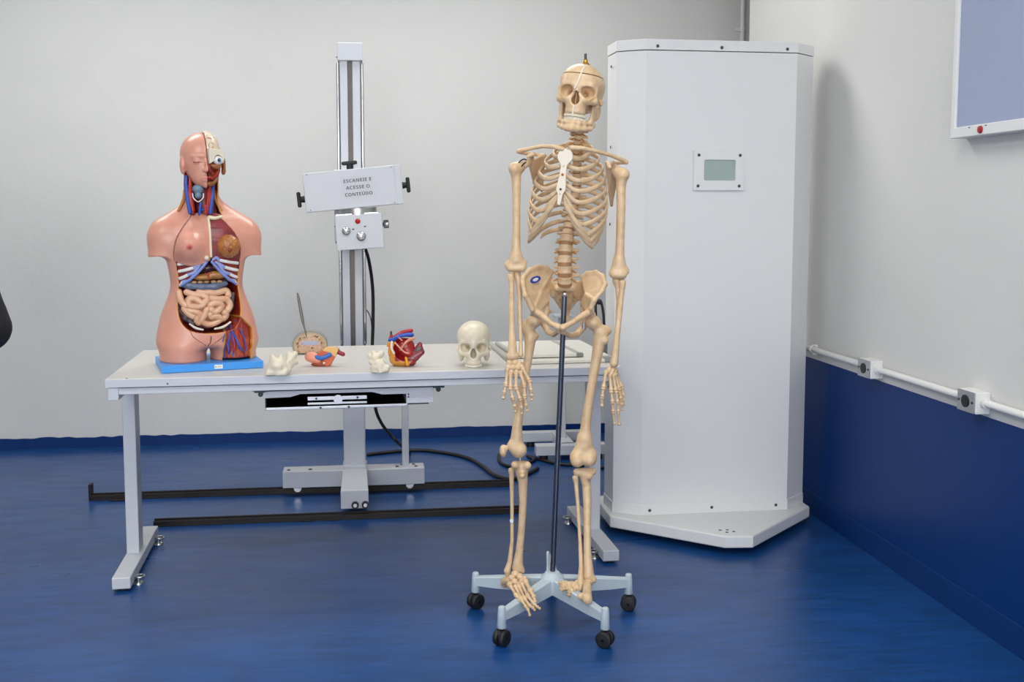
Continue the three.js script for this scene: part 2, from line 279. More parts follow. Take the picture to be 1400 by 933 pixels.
// ---------------------------------------------------------------- examination table
const TPHI = 2.2 * Math.PI / 180, TH = 0.77;
{
  const t = thing('examination_table', 'long white metal table carrying the anatomical models', 'table', [-0.005, 0, -4.113], TPHI);
  const L = 0.916, D = 0.3825;
  part(t, 'tabletop', rbox(-L, L, TH - 0.03, TH, -D, D, 0.003), M.top);
  part(t, 'edge_band', [rbox(-L - 0.001, L + 0.001, TH - 0.0295, TH - 0.0015, D - 0.004, D + 0.0015, 0.001), rbox(-L - 0.0015, -L + 0.003, TH - 0.0295, TH - 0.0015, -D, D, 0.001), rbox(L - 0.003, L + 0.0015, TH - 0.0295, TH - 0.0015, -D, D, 0.001)], M.enamel);
  for (const z of [-D + 0.012, D - 0.034]) part(t, 'side_rail', rbox(-L + 0.035, L - 0.035, TH - 0.056, TH - 0.033, z, z + 0.026, 0.002), M.enamel);
  for (const s of [-1, 1]) {
    part(t, 'end_rail', rbox(s > 0 ? L - 0.042 : -L + 0.006, s > 0 ? L - 0.006 : -L + 0.042, TH - 0.075, TH - 0.031, -D + 0.006, D - 0.004, 0.002), M.enamel);
    const x = s * 0.895;
    const f = part(t, 'foot', rbox(x - 0.032, x + 0.032, 0.010, 0.052, -0.285, 0.335, 0.004), M.enamel);
    part(t, 'leg', s > 0 ? rbox(x - 0.018, x + 0.028, 0.05, TH - 0.032, -0.03, 0.06, 0.003) : rbox(x - 0.030, x + 0.016, 0.05, TH - 0.032, -0.03, 0.06, 0.003), M.enamel);
    for (const z of [0.255, -0.20]) part(f, 'levelling_screw', [cyl(0.007, 0.007, 0.03, x - s * 0.045, 0.02, z), xf(new THREE.TorusGeometry(0.016, 0.004, 8, 20), x - s * 0.05, 0.027, z, Math.PI / 2), cyl(0.016, 0.018, 0.006, x - s * 0.045, 0.003, z)], M.steel);
    for (const z of [0.30, -0.26]) part(f, 'foot_pad', cyl(0.02, 0.02, 0.01, x, 0.005, z), M.rubber);
    part(t, 'gusset', rbox(x - 0.02, x + 0.02, TH - 0.056, TH - 0.032, -0.3, 0.3, 0.002), M.enamel);
  }
  part(t, 'screw', [cyl(0.004, 0.004, 0.002, -L + 0.07, TH + 0.0005, D - 0.008), cyl(0.004, 0.004, 0.002, -L + 0.07, TH + 0.0005, -D + 0.012), cyl(0.003, 0.003, 0.004, -0.71, TH - 0.02, D + 0.001, Math.PI / 2)], M.screw);
}
{ // film tray sliding under the table
  const t = thing('film_tray', 'metal film tray with dark slot and silver latch hanging under the table', 'tray', [-0.005, 0, -4.113], TPHI);
  const z = 0.335, y0 = TH - 0.128, y1 = TH - 0.066;
  const fr = new THREE.Shape(); fr.moveTo(-0.385, y1); fr.lineTo(0.118, y1); fr.lineTo(0.118, y1 - 0.022); fr.lineTo(0.03, y1 - 0.022); fr.lineTo(-0.005, y1 - 0.012); fr.lineTo(-0.26, y1 - 0.012); fr.lineTo(-0.295, y1 - 0.022); fr.lineTo(-0.385, y1 - 0.024);
  part(t, 'fascia', new THREE.ExtrudeGeometry(fr, { depth: 0.004, bevelEnabled: false }).translate(0, 0, z - 0.004), M.enamel);
  part(t, 'housing', [box(-0.385, 0.2, y0, y0 + 0.004, z - 0.5, z), box(-0.385, 0.2, y1 - 0.004, y1, z - 0.5, z - 0.004), box(-0.385, -0.381, y0, y1, z - 0.5, z - 0.004), box(-0.385, 0.2, y0, y1, z - 0.5, z - 0.496)], M.black);
  part(t, 'end_block', rbox(0.118, 0.218, y0 + 0.004, y1, z - 0.5, z, 0.002), M.enamel);
  part(t, 'lip', rbox(-0.383, 0.122, y0 - 0.006, y0 + 0.005, z - 0.01, z + 0.006, 0.002), M.steel);
  const l = part(t, 'latch', [rbox(-0.236, -0.024, y0 + 0.024, y0 + 0.038, z - 0.014, z - 0.004, 0.001), rbox(-0.236, -0.024, y0 + 0.009, y0 + 0.017, z - 0.014, z - 0.002, 0.001)], M.steel);
  part(l, 'knob', cyl(0.016, 0.016, 0.012, -0.128, y0 + 0.028, z, Math.PI / 2), M.steel);
  for (const x of [-0.205, -0.058]) part(l, 'screw', cyl(0.004, 0.004, 0.003, x, y0 + 0.031, z - 0.003, Math.PI / 2), M.slot);
  for (const x of [-0.19, -0.09]) part(t, 'screw', cyl(0.004, 0.004, 0.003, x, y0 - 0.001, z + 0.006, Math.PI / 2), M.slot);
  for (const y of [0.018, 0.028]) part(t, 'screw', cyl(0.003, 0.003, 0.003, 0.126, y0 + y + 0.01, z, Math.PI / 2), M.slot);
  for (const x of [-0.4, 0.236]) part(t, 'roller', [rbox(x - 0.022, x + 0.022, y1 - 0.004, y1 + 0.008, z - 0.02, z, 0.001), cyl(0.009, 0.009, 0.014, x, y1 - 0.01, z - 0.008, Math.PI / 2)], std(0x24343c, 0.4, 0.5));
  part(t, 'slide_rail', [box(-0.43, 0.255, y1, y1 + 0.007, z - 0.45, z - 0.012)], M.slot);
}

// ---------------------------------------------------------------- floor rails and column stand of the x-ray unit
{
  const angle = (x0, x1, z) => [rbox(x0, x1, 0, 0.006, z - 0.028, z + 0.028, 0.001), rbox(x0, x1, 0.004, 0.03, z - 0.003, z + 0.003, 0.001), rbox(x0, x1, 0.004, 0.024, z + 0.018, z + 0.026, 0.001)];
  const a = thing('floor_rail', 'rear dark steel floor rail with an upright end stop', 'rail', [-1.3, 0, -5.0]);
  part(a, 'track', angle(0, 1.98, 0), M.darkSteel);
  part(a, 'end_stop', rbox(-0.012, 0.002, 0, 0.075, -0.02, 0.02, 0.002), M.darkSteel);
  part(a, 'bracket', rbox(0.09, 0.16, 0, 0.008, 0.02, 0.05, 0.002), M.darkSteel);
  const b = thing('floor_rail', 'front dark steel floor rail running behind the left table foot', 'rail', [-0.93, 0, -4.545]);
  part(b, 'track', angle(0, 1.58, 0), M.darkSteel);
  for (const x of [0.62, 0.74]) part(b, 'bolt_plate', rbox(x, x + 0.05, 0, 0.010, 0.016, 0.034, 0.002), M.darkSteel);
}
const COLX = -0.082, COLZ = -4.97;
{
  const c = thing('column_stand', 'grey upright x-ray column with chrome rods on a T-shaped rail carriage', 'x-ray stand', [COLX, 0, COLZ]);
  const base = part(c, 'crossbar', [rbox(-0.337, 0.33, 0.042, 0.122, -0.05, 0.05, 0.004)], M.enamel);
  part(c, 'forefoot', prism([[-0.056, 0.44], [0.064, 0.44], [0.056, 0.04], [-0.056, 0.04]], 0.045, 0.128, 0.004), M.enamel);
  for (const x of [0.006, 0.05]) part(c, 'guide_wheel', [cyl(0.016, 0.016, 0.014, x, 0.063, 0.446, Math.PI / 2)], M.black).add(Object.assign(new THREE.Mesh(cyl(0.008, 0.008, 0.018, x, 0.063, 0.446, Math.PI / 2), M.steel), { name: 'hub', castShadow: true }));
  for (const x of [-0.29, 0.24]) part(base, 'roller', cyl(0.018, 0.018, 0.05, x + 0.02, 0.034, 0.0, Math.PI / 2), M.steel);
  for (const [x, z] of [[-0.31, 0.02], [-0.21, 0.02], [0.2, 0.015], [0.225, -0.02], [0.29, 0.02], [0.28, -0.02]]) part(base, 'bolt', cyl(0.008, 0.008, 0.004, x, 0.123, z), M.screw);
  part(c, 'collar', rbox(-0.056, 0.056, 0.12, 0.145, -0.056, 0.06, 0.006), M.enamel);
  part(c, 'lower_post', rbox(-0.051, 0.051, 0.13, 0.705, -0.05, 0.05, 0.006), M.enamel);
  part(c, 'column_panel', [rbox(-0.046, -0.011, 0.7, 2.04, -0.045, 0.045, 0.003)], M.enamel);
  part(c, 'column_panel', [rbox(0.011, 0.046, 0.7, 2.04, -0.045, 0.045, 0.003)], M.enamel);
  part(c, 'column_core', box(-0.013, 0.013, 0.7, 2.03, -0.04, 0.028), std(0x55504d, 0.4, 0.8));
  for (const s of [-1, 1]) part(c, 'guide_rod', cyl(0.0075, 0.0075, 1.30, s * 0.0555, 1.372, 0.025), M.chrome);
  for (const s of [-1, 1]) part(c, 'side_channel', box(s * 0.053 - 0.006, s * 0.053 + 0.006, 0.7, 2.02, -0.045, 0.01), std(0x6a6764, 0.4, 0.8));
  const cp_ = part(c, 'top_cap', rbox(-0.056, 0.059, 2.03, 2.112, -0.06, 0.06, 0.004), M.enamel);
  part(cp_, 'screw', cyl(0.004, 0.004, 0.006, -0.058, 2.05, 0.02, 0, Math.PI / 2), M.screw);
  part(c, 'brace_post', rbox(0.225, 0.258, 0.12, 0.69, -0.03, 0.0, 0.003), M.enamel);
}
{ // tube head: tilted housing, swivel and collimator
  const hz = -4.72, q = (px, py) => { const a = at(px, py, 4.6), k = hz / a[2]; return [a[0] * k, EYE + (a[1] - EYE) * k]; };
  const c0 = q(483, 258), c1 = q(491.5, 317);
  const h = thing('x_ray_head', 'tilted white x-ray head with black knobs and printed lettering on the column', 'x-ray head', [c0[0], c0[1], hz]);
  const tilt = 5.6 * Math.PI / 180, W = 0.216, T = 0.087;
  const R = (g) => xf(g, 0, 0, 0, 0, 0, tilt);
  const bd = part(h, 'tube_housing', R(rbox(-W, W, -T, T, -0.17, 0, 0.004)), M.enamel);
  part(bd, 'end_panel', R(rbox(W - 0.030, W + 0.001, -T - 0.001, T + 0.001, -0.171, 0.001, 0.003)), M.enamel);
  for (const [x, y] of [[-W + 0.02, -T + 0.01], [-W + 0.02, T - 0.008], [W - 0.04, T - 0.008], [W - 0.04, -T + 0.008]]) part(bd, 'screw', R(cyl(0.0025, 0.0025, 0.002, x, y, 0.001, Math.PI / 2)), M.screw);
  const cv = document.createElement('canvas'); cv.width = 640; cv.height = 400; const g = cv.getContext('2d');
  g.fillStyle = '#c3c6cb'; g.fillRect(0, 0, 640, 400); g.fillStyle = '#3a3b44'; g.font = '600 84px sans-serif'; g.textBaseline = 'middle'; g.textAlign = 'center';
  [['ESCANEIE E', 320, 80], ['ACESSE O', 318, 205], ['CONTEÚDO', 318, 330]].forEach(([s, x, y]) => { const w = g.measureText(s).width, target = s.length === 10 ? 590 : s.length === 8 && s[0] === 'A' ? 500 : 580; g.save(); g.translate(x, y); g.scale(target / w, 1); g.fillText(s, 0, 0); g.restore(); });
  const tx = new THREE.CanvasTexture(cv); tx.colorSpace = THREE.SRGBColorSpace;
  part(bd, 'printed_lettering', R(xf(new THREE.PlaneGeometry(0.137, 0.098), 0.022, 0.006, 0.0008)), new THREE.MeshStandardMaterial({ map: tx, roughness: 0.4 }), 'dark grey capital lettering in three lines');
  const knob = (x, y, rz, nm) => { const k = part(h, 'clamp_knob', R(xf(merge([cyl(0.013, 0.016, 0.024, 0, 0.012, 0), xf(rbox(-0.035, 0.035, 0, 0.017, -0.014, 0.014, 0.007, 3), 0, 0.022, 0)]), x, y, -0.08, 0, 0, rz)), M.rubber); return k; };
  knob(-W, -0.025, Math.PI / 2); knob(W + 0.0, -0.005, -Math.PI / 2); knob(-0.006, T, 0);
  part(h, 'carriage', [rbox(-0.09, 0.05, -0.25, 0.09, -0.205, -0.165, 0.004)], M.enamel);
  const cx = c1[0] - c0[0], cy = c1[1] - c0[1], t2 = 3.8 * Math.PI / 180, Q = g => xf(g, cx, cy, 0, 0, 0, t2);
  part(h, 'swivel_ring', [Q(xf(new THREE.CylinderGeometry(0.085, 0.085, 0.03, 40), 0, 0.09, -0.08)), Q(rbox(-0.1, 0.09, 0.076, 0.084, -0.16, 0, 0.002))], M.steel);
  const col = part(h, 'collimator', Q(rbox(-0.105, 0.105, -0.078, 0.078, -0.16, 0.004, 0.004)), M.enamel);
  part(col, 'indicator', Q(xf(new THREE.SphereGeometry(0.012, 16, 12), -0.004, 0.047, 0.006)), phys(0xb0140f, 0.2), 'small red indicator lamp');
  for (const [x, y, r] of [[-0.058, 0.008, 0.019], [0.006, -0.02, 0.021]]) part(col, 'dial', Q(xf(lathe([[0, 0.022], [r * 0.55, 0.022], [r * 0.8, 0.016], [r, 0.014], [r, 0], [0, 0]]), x, y, 0.004, Math.PI / 2)), std(0xcfcfd0, 0.25, 0.9));
  for (const [x, y] of [[-0.027, 0.013], [0.026, 0.022]]) part(col, 'mark', Q(rbox(x - 0.005, x + 0.005, y - 0.003, y + 0.003, 0.004, 0.0052, 0.0005)), M.screw);
  part(col, 'side_knob', Q(xf(lathe([[0, 0.028], [0.017, 0.028], [0.019, 0.024], [0.019, 0.006], [0.009, 0.004], [0.009, 0], [0, 0]]), 0.105, 0.025, -0.07, 0, 0, -Math.PI / 2)), M.steel);
  for (const y of [-0.04, 0.03]) part(col, 'screw', Q(cyl(0.004, 0.004, 0.006, -0.106, y, -0.03, 0, Math.PI / 2)), M.screw);
}
// cables
const cable = (name, label, pts, r, mat = M.black) => { const m = part(scene, numbered(name), tube(pts, r, { seg: 14, n: 8 }), mat); m.userData = { label, category: 'cable' }; return m; };
{
  const w = (px, py, d) => at(px, py, d);
  const fl = (px, py, y = 0.008) => { const l = level(px, py), d = (y - EYE) / l[1] * l[2]; return at(px, py, d); };
  cable('power_cable', 'black cable hanging from the x-ray head down behind the table to the floor', [w(499, 338, 4.72), w(505, 360, 4.80), w(509.5, 395, 4.86), w(510, 440, 4.88), w(509, 475, 4.88), w(509.5, 510, 4.86), w(513, 556, 4.85), w(521, 578, 4.88), w(533, 594, 4.94), w(547, 608, 5.02), fl(560, 618)], 0.008);
  cable('signal_wire', 'thin grey wire looping from the column side to the black cable', [w(500, 423, 4.93), w(504, 428, 4.92), w(507, 437, 4.89), w(508.5, 450, 4.895), w(508, 475, 4.895), w(508.5, 510, 4.875)], 0.003, std(0x55565a, 0.5));
  cable('floor_cable', 'black cable running over the blue floor behind the table towards the skeleton', [fl(503, 622), fl(530, 619), fl(570, 616), fl(610, 620), fl(640, 627), fl(660, 638), fl(676, 650), fl(700, 656), fl(722, 648), fl(735, 641)], 0.011);
  cable('floor_cable', 'black cable crossing the floor behind the skeleton legs', [fl(682, 622), fl(684, 632), fl(700, 638), fl(730, 630), fl(722, 624), fl(760, 634), fl(800, 637), fl(825, 640)], 0.009);
}
{ // second small stand at the back
  const s = thing('rolling_stand', 'white steel stand with H-shaped foot behind the skeleton by the back wall', 'stand', [1.02, 0, -5.66]);
  part(s, 'foot_bar', rbox(-0.17, 0.24, 0.03, 0.085, -0.20, -0.14, 0.004), M.enamel);
  part(s, 'foot_bar', rbox(-0.145, 0.24, 0.03, 0.085, 0.13, 0.20, 0.004), M.enamel);
  part(s, 'cross_beam', rbox(0.0, 0.075, 0.03, 0.085, -0.16, 0.16, 0.004), M.enamel);
  part(s, 'post', rbox(0.01, 0.05, 0.08, 0.76, -0.02, 0.02, 0.004), M.enamel);
  part(s, 'head_plate', rbox(-0.02, 0.08, 0.76, 0.775, -0.05, 0.05, 0.003), M.enamel);
  for (const [x, z] of [[-0.12, -0.17], [0.2, -0.17], [-0.1, 0.165], [0.2, 0.165]]) part(s, 'foot_pad', cyl(0.022, 0.025, 0.03, x, 0.015, z), M.rubber);
}
{ // black handle loop behind the right hip, held on a grey post by the cabinet
  const s = thing('bracket_post', 'slim grey bracket with a black rubber loop standing at the table end', 'bracket', at(824, 480, 4.33));
  const o = s.position, r = p => [p[0] - o.x, p[1] - o.y, p[2] - o.z], w = (px, py, d = 4.33) => r(at(px, py, d));
  part(s, 'loop', tube([w(816, 452), w(814.5, 425), w(815, 414), w(818.5, 410.5), w(822, 414), w(825, 430), w(826, 452)], 0.0055, { seg: 8, n: 8 }), M.black);
  part(s, 'loop_clamp', xf(new THREE.SphereGeometry(0.012, 14, 10), ...w(819, 413)), M.black);
  const b = w(829, 489), t = w(827, 452);
  part(s, 'stem', [rbox(b[0] - 0.012, b[0] + 0.004, b[1] - 0.002, t[1], -0.006, 0.006, 0.002), rbox(t[0] - 0.045, t[0] + 0.006, t[1] - 0.008, t[1] + 0.004, -0.006, 0.006, 0.002)], std(0x6d6f70, 0.5, 0.5));
}
// ---------------------------------------------------------------- fittings on the right wall
{
  const t = thing('light_box', 'wall-mounted x-ray light box with pale blue screen, switched off', 'light box', [RW, 1.581, -3.233]);
  const D = 0.058, w = 0.86, h = 0.5;
  part(t, 'frame', [rbox(-D, 0, 0, 0.034, 0, w, 0.003), rbox(-D, 0, h - 0.03, h, 0, w, 0.003), rbox(-D, 0, 0.03, h - 0.03, 0, 0.024, 0.003), rbox(-D, 0, 0.03, h - 0.03, w - 0.024, w, 0.003)], M.white);
  part(t, 'screen', box(-D + 0.008, -D + 0.013, 0.03, h - 0.03, 0.022, w - 0.022), phys(0x98a3bd, 0.25));
  part(t, 'gasket', box(-D + 0.009, -D + 0.0145, 0.03, h - 0.03, 0.022, 0.027), std(0x2a3a8c, 0.5));
  part(t, 'switch', [xf(lathe([[0, 0.006], [0.010, 0.006], [0.012, 0.003], [0.012, 0], [0, 0]]), -D, 0.017, 0.172, 0, 0, Math.PI / 2)], phys(0xa50f12, 0.3), 'round red switch');
  for (const z of [0.11, 0.2]) part(t, 'screw', cyl(0.002, 0.002, 0.004, -D, 0.028, z, 0, Math.PI / 2), M.screw);
}
{
  const y = 0.742, X = RW - 0.022, boxes = [-3.79, -3.09];
  const segs = [[END + 0.05, boxes[0] - 0.035, 'behind the cabinet'], [boxes[0] + 0.035, boxes[1] - 0.035, 'between the two socket boxes'], [boxes[1] + 0.035, 0.6, 'beyond the nearer socket box']];
  segs.forEach(([z0, z1, w]) => {
    const t = thing('conduit_pipe', 'white plastic conduit pipe along the right wall ' + w, 'pipe', [X, y, z0]);
    part(t, 'pipe', cyl(0.0125, 0.0125, z1 - z0, 0, 0, (z1 - z0) / 2, Math.PI / 2), M.conduit);
    const clip = z => part(t, 'clip', [cyl(0.0155, 0.0155, 0.018, 0, 0, z, Math.PI / 2), rbox(0.0, 0.022, -0.025, 0.02, z - 0.009, z + 0.009, 0.002)], M.conduit);
    if (z0 < -5) clip(-4.34 - z0); 
    if (z0 > -5) part(t, 'coupling', cyl(0.0165, 0.0165, 0.035, 0, 0, 0.014, Math.PI / 2), M.conduit);
    part(t, 'coupling', cyl(0.0165, 0.0165, 0.03, 0, 0, z1 - z0 - 0.012, Math.PI / 2), M.conduit);
  });
  boxes.forEach((z, i) => {
    const t = thing('socket_box', i ? 'white surface socket box with steel plate nearer the camera on the blue wall' : 'white surface socket box with steel plate nearer the cabinet on the blue wall', 'socket', [RW, 0.705, z], 0, 'wall sockets');
    part(t, 'box', rbox(-0.05, 0, 0, 0.07, -0.05, 0.05, 0.004), M.conduit);
    const p = part(t, 'plate', rbox(-0.054, -0.050, 0.001, 0.069, -0.05, 0.045, 0.001), M.steel);
    part(p, 'socket', cyl(0.02, 0.02, 0.004, -0.0545, 0.035, -0.004, 0, Math.PI / 2), M.black);
    for (const dz of [-0.04, 0.035]) part(p, 'screw', cyl(0.004, 0.004, 0.003, -0.0545, 0.035, dz, 0, Math.PI / 2), M.screw);
  });
}
{
  const t = thing('conduit_pipe', 'white vertical pipe rising behind the cabinet in the corner', 'pipe', [2.214, 0.06, BW + 0.02]);
  part(t, 'pipe', cyl(0.0125, 0.0125, CEIL - 0.06, 0, (CEIL - 0.06) / 2, 0), M.conduit);
  part(t, 'clip', [cyl(0.016, 0.016, 0.02, 0, 2.36, 0), rbox(-0.035, 0.03, 2.35, 2.37, -0.02, -0.008, 0.002)], M.conduit);
}
// ---------------------------------------------------------------- skulls
const boneTone = (base, dark, amt = 0.5) => (x, y, z) => { const n = 0.6 * vnoise(x * 60 + 5, y * 60, z * 60) + 0.4 * vnoise(x * 190, y * 190 + 3, z * 190); return mixc(base, dark, amt * Math.max(0, n - 0.35) * 1.6); };
const BONE = lin('#d8ba92'), BONED = lin('#ad8457'), IVORY = lin('#e0d6be'), IVORYD = lin('#cdbb97');
const Mb = phys(0xffffff, 0.42, { vertexColors: true, clearcoat: 0.2, clearcoatRoughness: 0.3 });
const paintBone = boneTone(BONE, BONED), paintIvory = boneTone(IVORY, IVORYD);
const skullField = (() => {
  const two = f => [f, mirror(f)];
  let f = U(0.03, ell([0, 0.098, -0.026], [0.0690, 0.069, 0.090]), ell([0, 0.106, 0.018], [0.052, 0.052, 0.052]), ell([0, 0.055, -0.055], [0.052, 0.035, 0.055]));
  f = U(0.012, f, ell([0, 0.058, 0.020], [0.036, 0.040, 0.042]), two(cap([0.038, 0.087, 0.052], [0.006, 0.083, 0.064], 0.0085, 0.009)), two(cap([0.038, 0.087, 0.052], [0.0515, 0.074, 0.040], 0.0085, 0.007)));
  f = U(0.010, f, cap([0, 0.080, 0.064], [0, 0.060, 0.075], 0.008, 0.0055), ell([0, 0.030, 0.045], [0.031, 0.028, 0.032]), ell([0, 0.010, 0.042], [0.031, 0.014, 0.034]),
    two(cap([0.026, 0.043, 0.058], [0.050, 0.045, 0.042], 0.011, 0.0115)), two(cap([0.0525, 0.048, 0.040], [0.0515, 0.075, 0.040], 0.0075, 0.006)), two(cap([0.014, 0.068, 0.063], [0.020, 0.046, 0.062], 0.006, 0.009)));
  f = U(0.006, f, two(chain(0.004, [[0.053, 0.045, 0.036, 0.0085], [0.0655, 0.044, 0.012, 0.0055], [0.0675, 0.047, -0.012, 0.0055], [0.063, 0.052, -0.03, 0.007]])), two(ell([0.052, 0.027, -0.036], [0.013, 0.026, 0.017])));
  f = cut(0.012, f, two(ell([0.083, 0.068, 0.014], [0.024, 0.034, 0.034])));
  f = cut(0.003, f, two(U(0.008, ell([0.0285, 0.0670, 0.066], [0.0165, 0.0165, 0.028]), ell([0.0385, 0.0635, 0.062], [0.0165, 0.0160, 0.028]), cap([0.031, 0.065, 0.055], [0.018, 0.062, 0.018], 0.0125, 0.004))));
  f = cut(0.003, f, U(0.006, ell([0, 0.046, 0.072], [0.0062, 0.019, 0.034]), two(ell([0.0058, 0.0405, 0.066], [0.0062, 0.0105, 0.034]))));
  f = cut(0.006, f, two(ell([0.048, 0.015, 0.024], [0.016, 0.018, 0.022])), ell([0, 0.0, 0.022], [0.021, 0.011, 0.034]));
  f = U(0.002, f, tri([0, 0.060, 0.066], [0, 0.032, 0.062], [0, 0.045, 0.02], 0.0012));
  const g = withB((x, y, z) => f(x, y < 0.081 ? y * 0.8086 : 0.0655 + (y - 0.081) * 1.01, z), [...f.b]); g.b[4] = 0.182; g.b[1] *= 1.25; return g;
})();
const CAPY = 0.140;
const skullTop = solid(both(skullField, withB((x, y, z) => CAPY + 0.0009 - y, skullField.b)), 0.0021);
const skullLow = solid(both(skullField, withB((x, y, z) => y - CAPY + 0.0009, skullField.b)), 0.0021);
const skullAll = solid(skullField, 0.0021);
const mandible = solid((() => {
  const two = f => [f, mirror(f)];
  return U(0.010, two(chain(0.006, [[0.0, -0.021, 0.0655, 0.0075], [0.018, -0.021, 0.0595, 0.0075], [0.030, -0.019, 0.040, 0.0075], [0.042, -0.010, 0.016, 0.006]])),
    two(chain(0.006, [[0.0, -0.040, 0.067, 0.010], [0.016, -0.041, 0.061, 0.0095], [0.033, -0.037, 0.042, 0.008], [0.047, -0.030, 0.014, 0.007], [0.0515, -0.016, -0.004, 0.0075]])),
    two(tri([0.0515, -0.016, -0.006], [0.046, -0.012, 0.020], [0.053, 0.048, -0.012], 0.0045)), two(tri([0.046, -0.012, 0.020], [0.053, 0.048, -0.012], [0.048, 0.042, 0.020], 0.004)),
    two(cap([0.049, 0.053, -0.012], [0.058, 0.053, -0.012], 0.0055)), ball([0, -0.044, 0.071], 0.008));
})(), 0.0021);
function teeth(upper) {
  const out = [];
  for (let i = -7; i <= 7; i++) { if (i === 0) continue; const a = (i - Math.sign(i) * 0.5) * 0.205, x = 0.0285 * Math.sin(a) * (1 + 0.06 * Math.abs(a)), z = (upper ? 0.037 : 0.036) + 0.037 * Math.cos(a) - 0.008; const w = Math.abs(i) < 2 ? 0.0078 : 0.0068;
    out.push(xf(new RoundedBoxGeometry(w, 0.0105, 0.0075, 2, 0.002), x, upper ? 0.0005 : -0.0085, z + (upper ? 0.002 : 0.001), 0, a, 0)); }
  return out;
}
const Mtooth = phys(0xd9ccb0, 0.35);
const NERVE = std(0xc08637, 0.5);

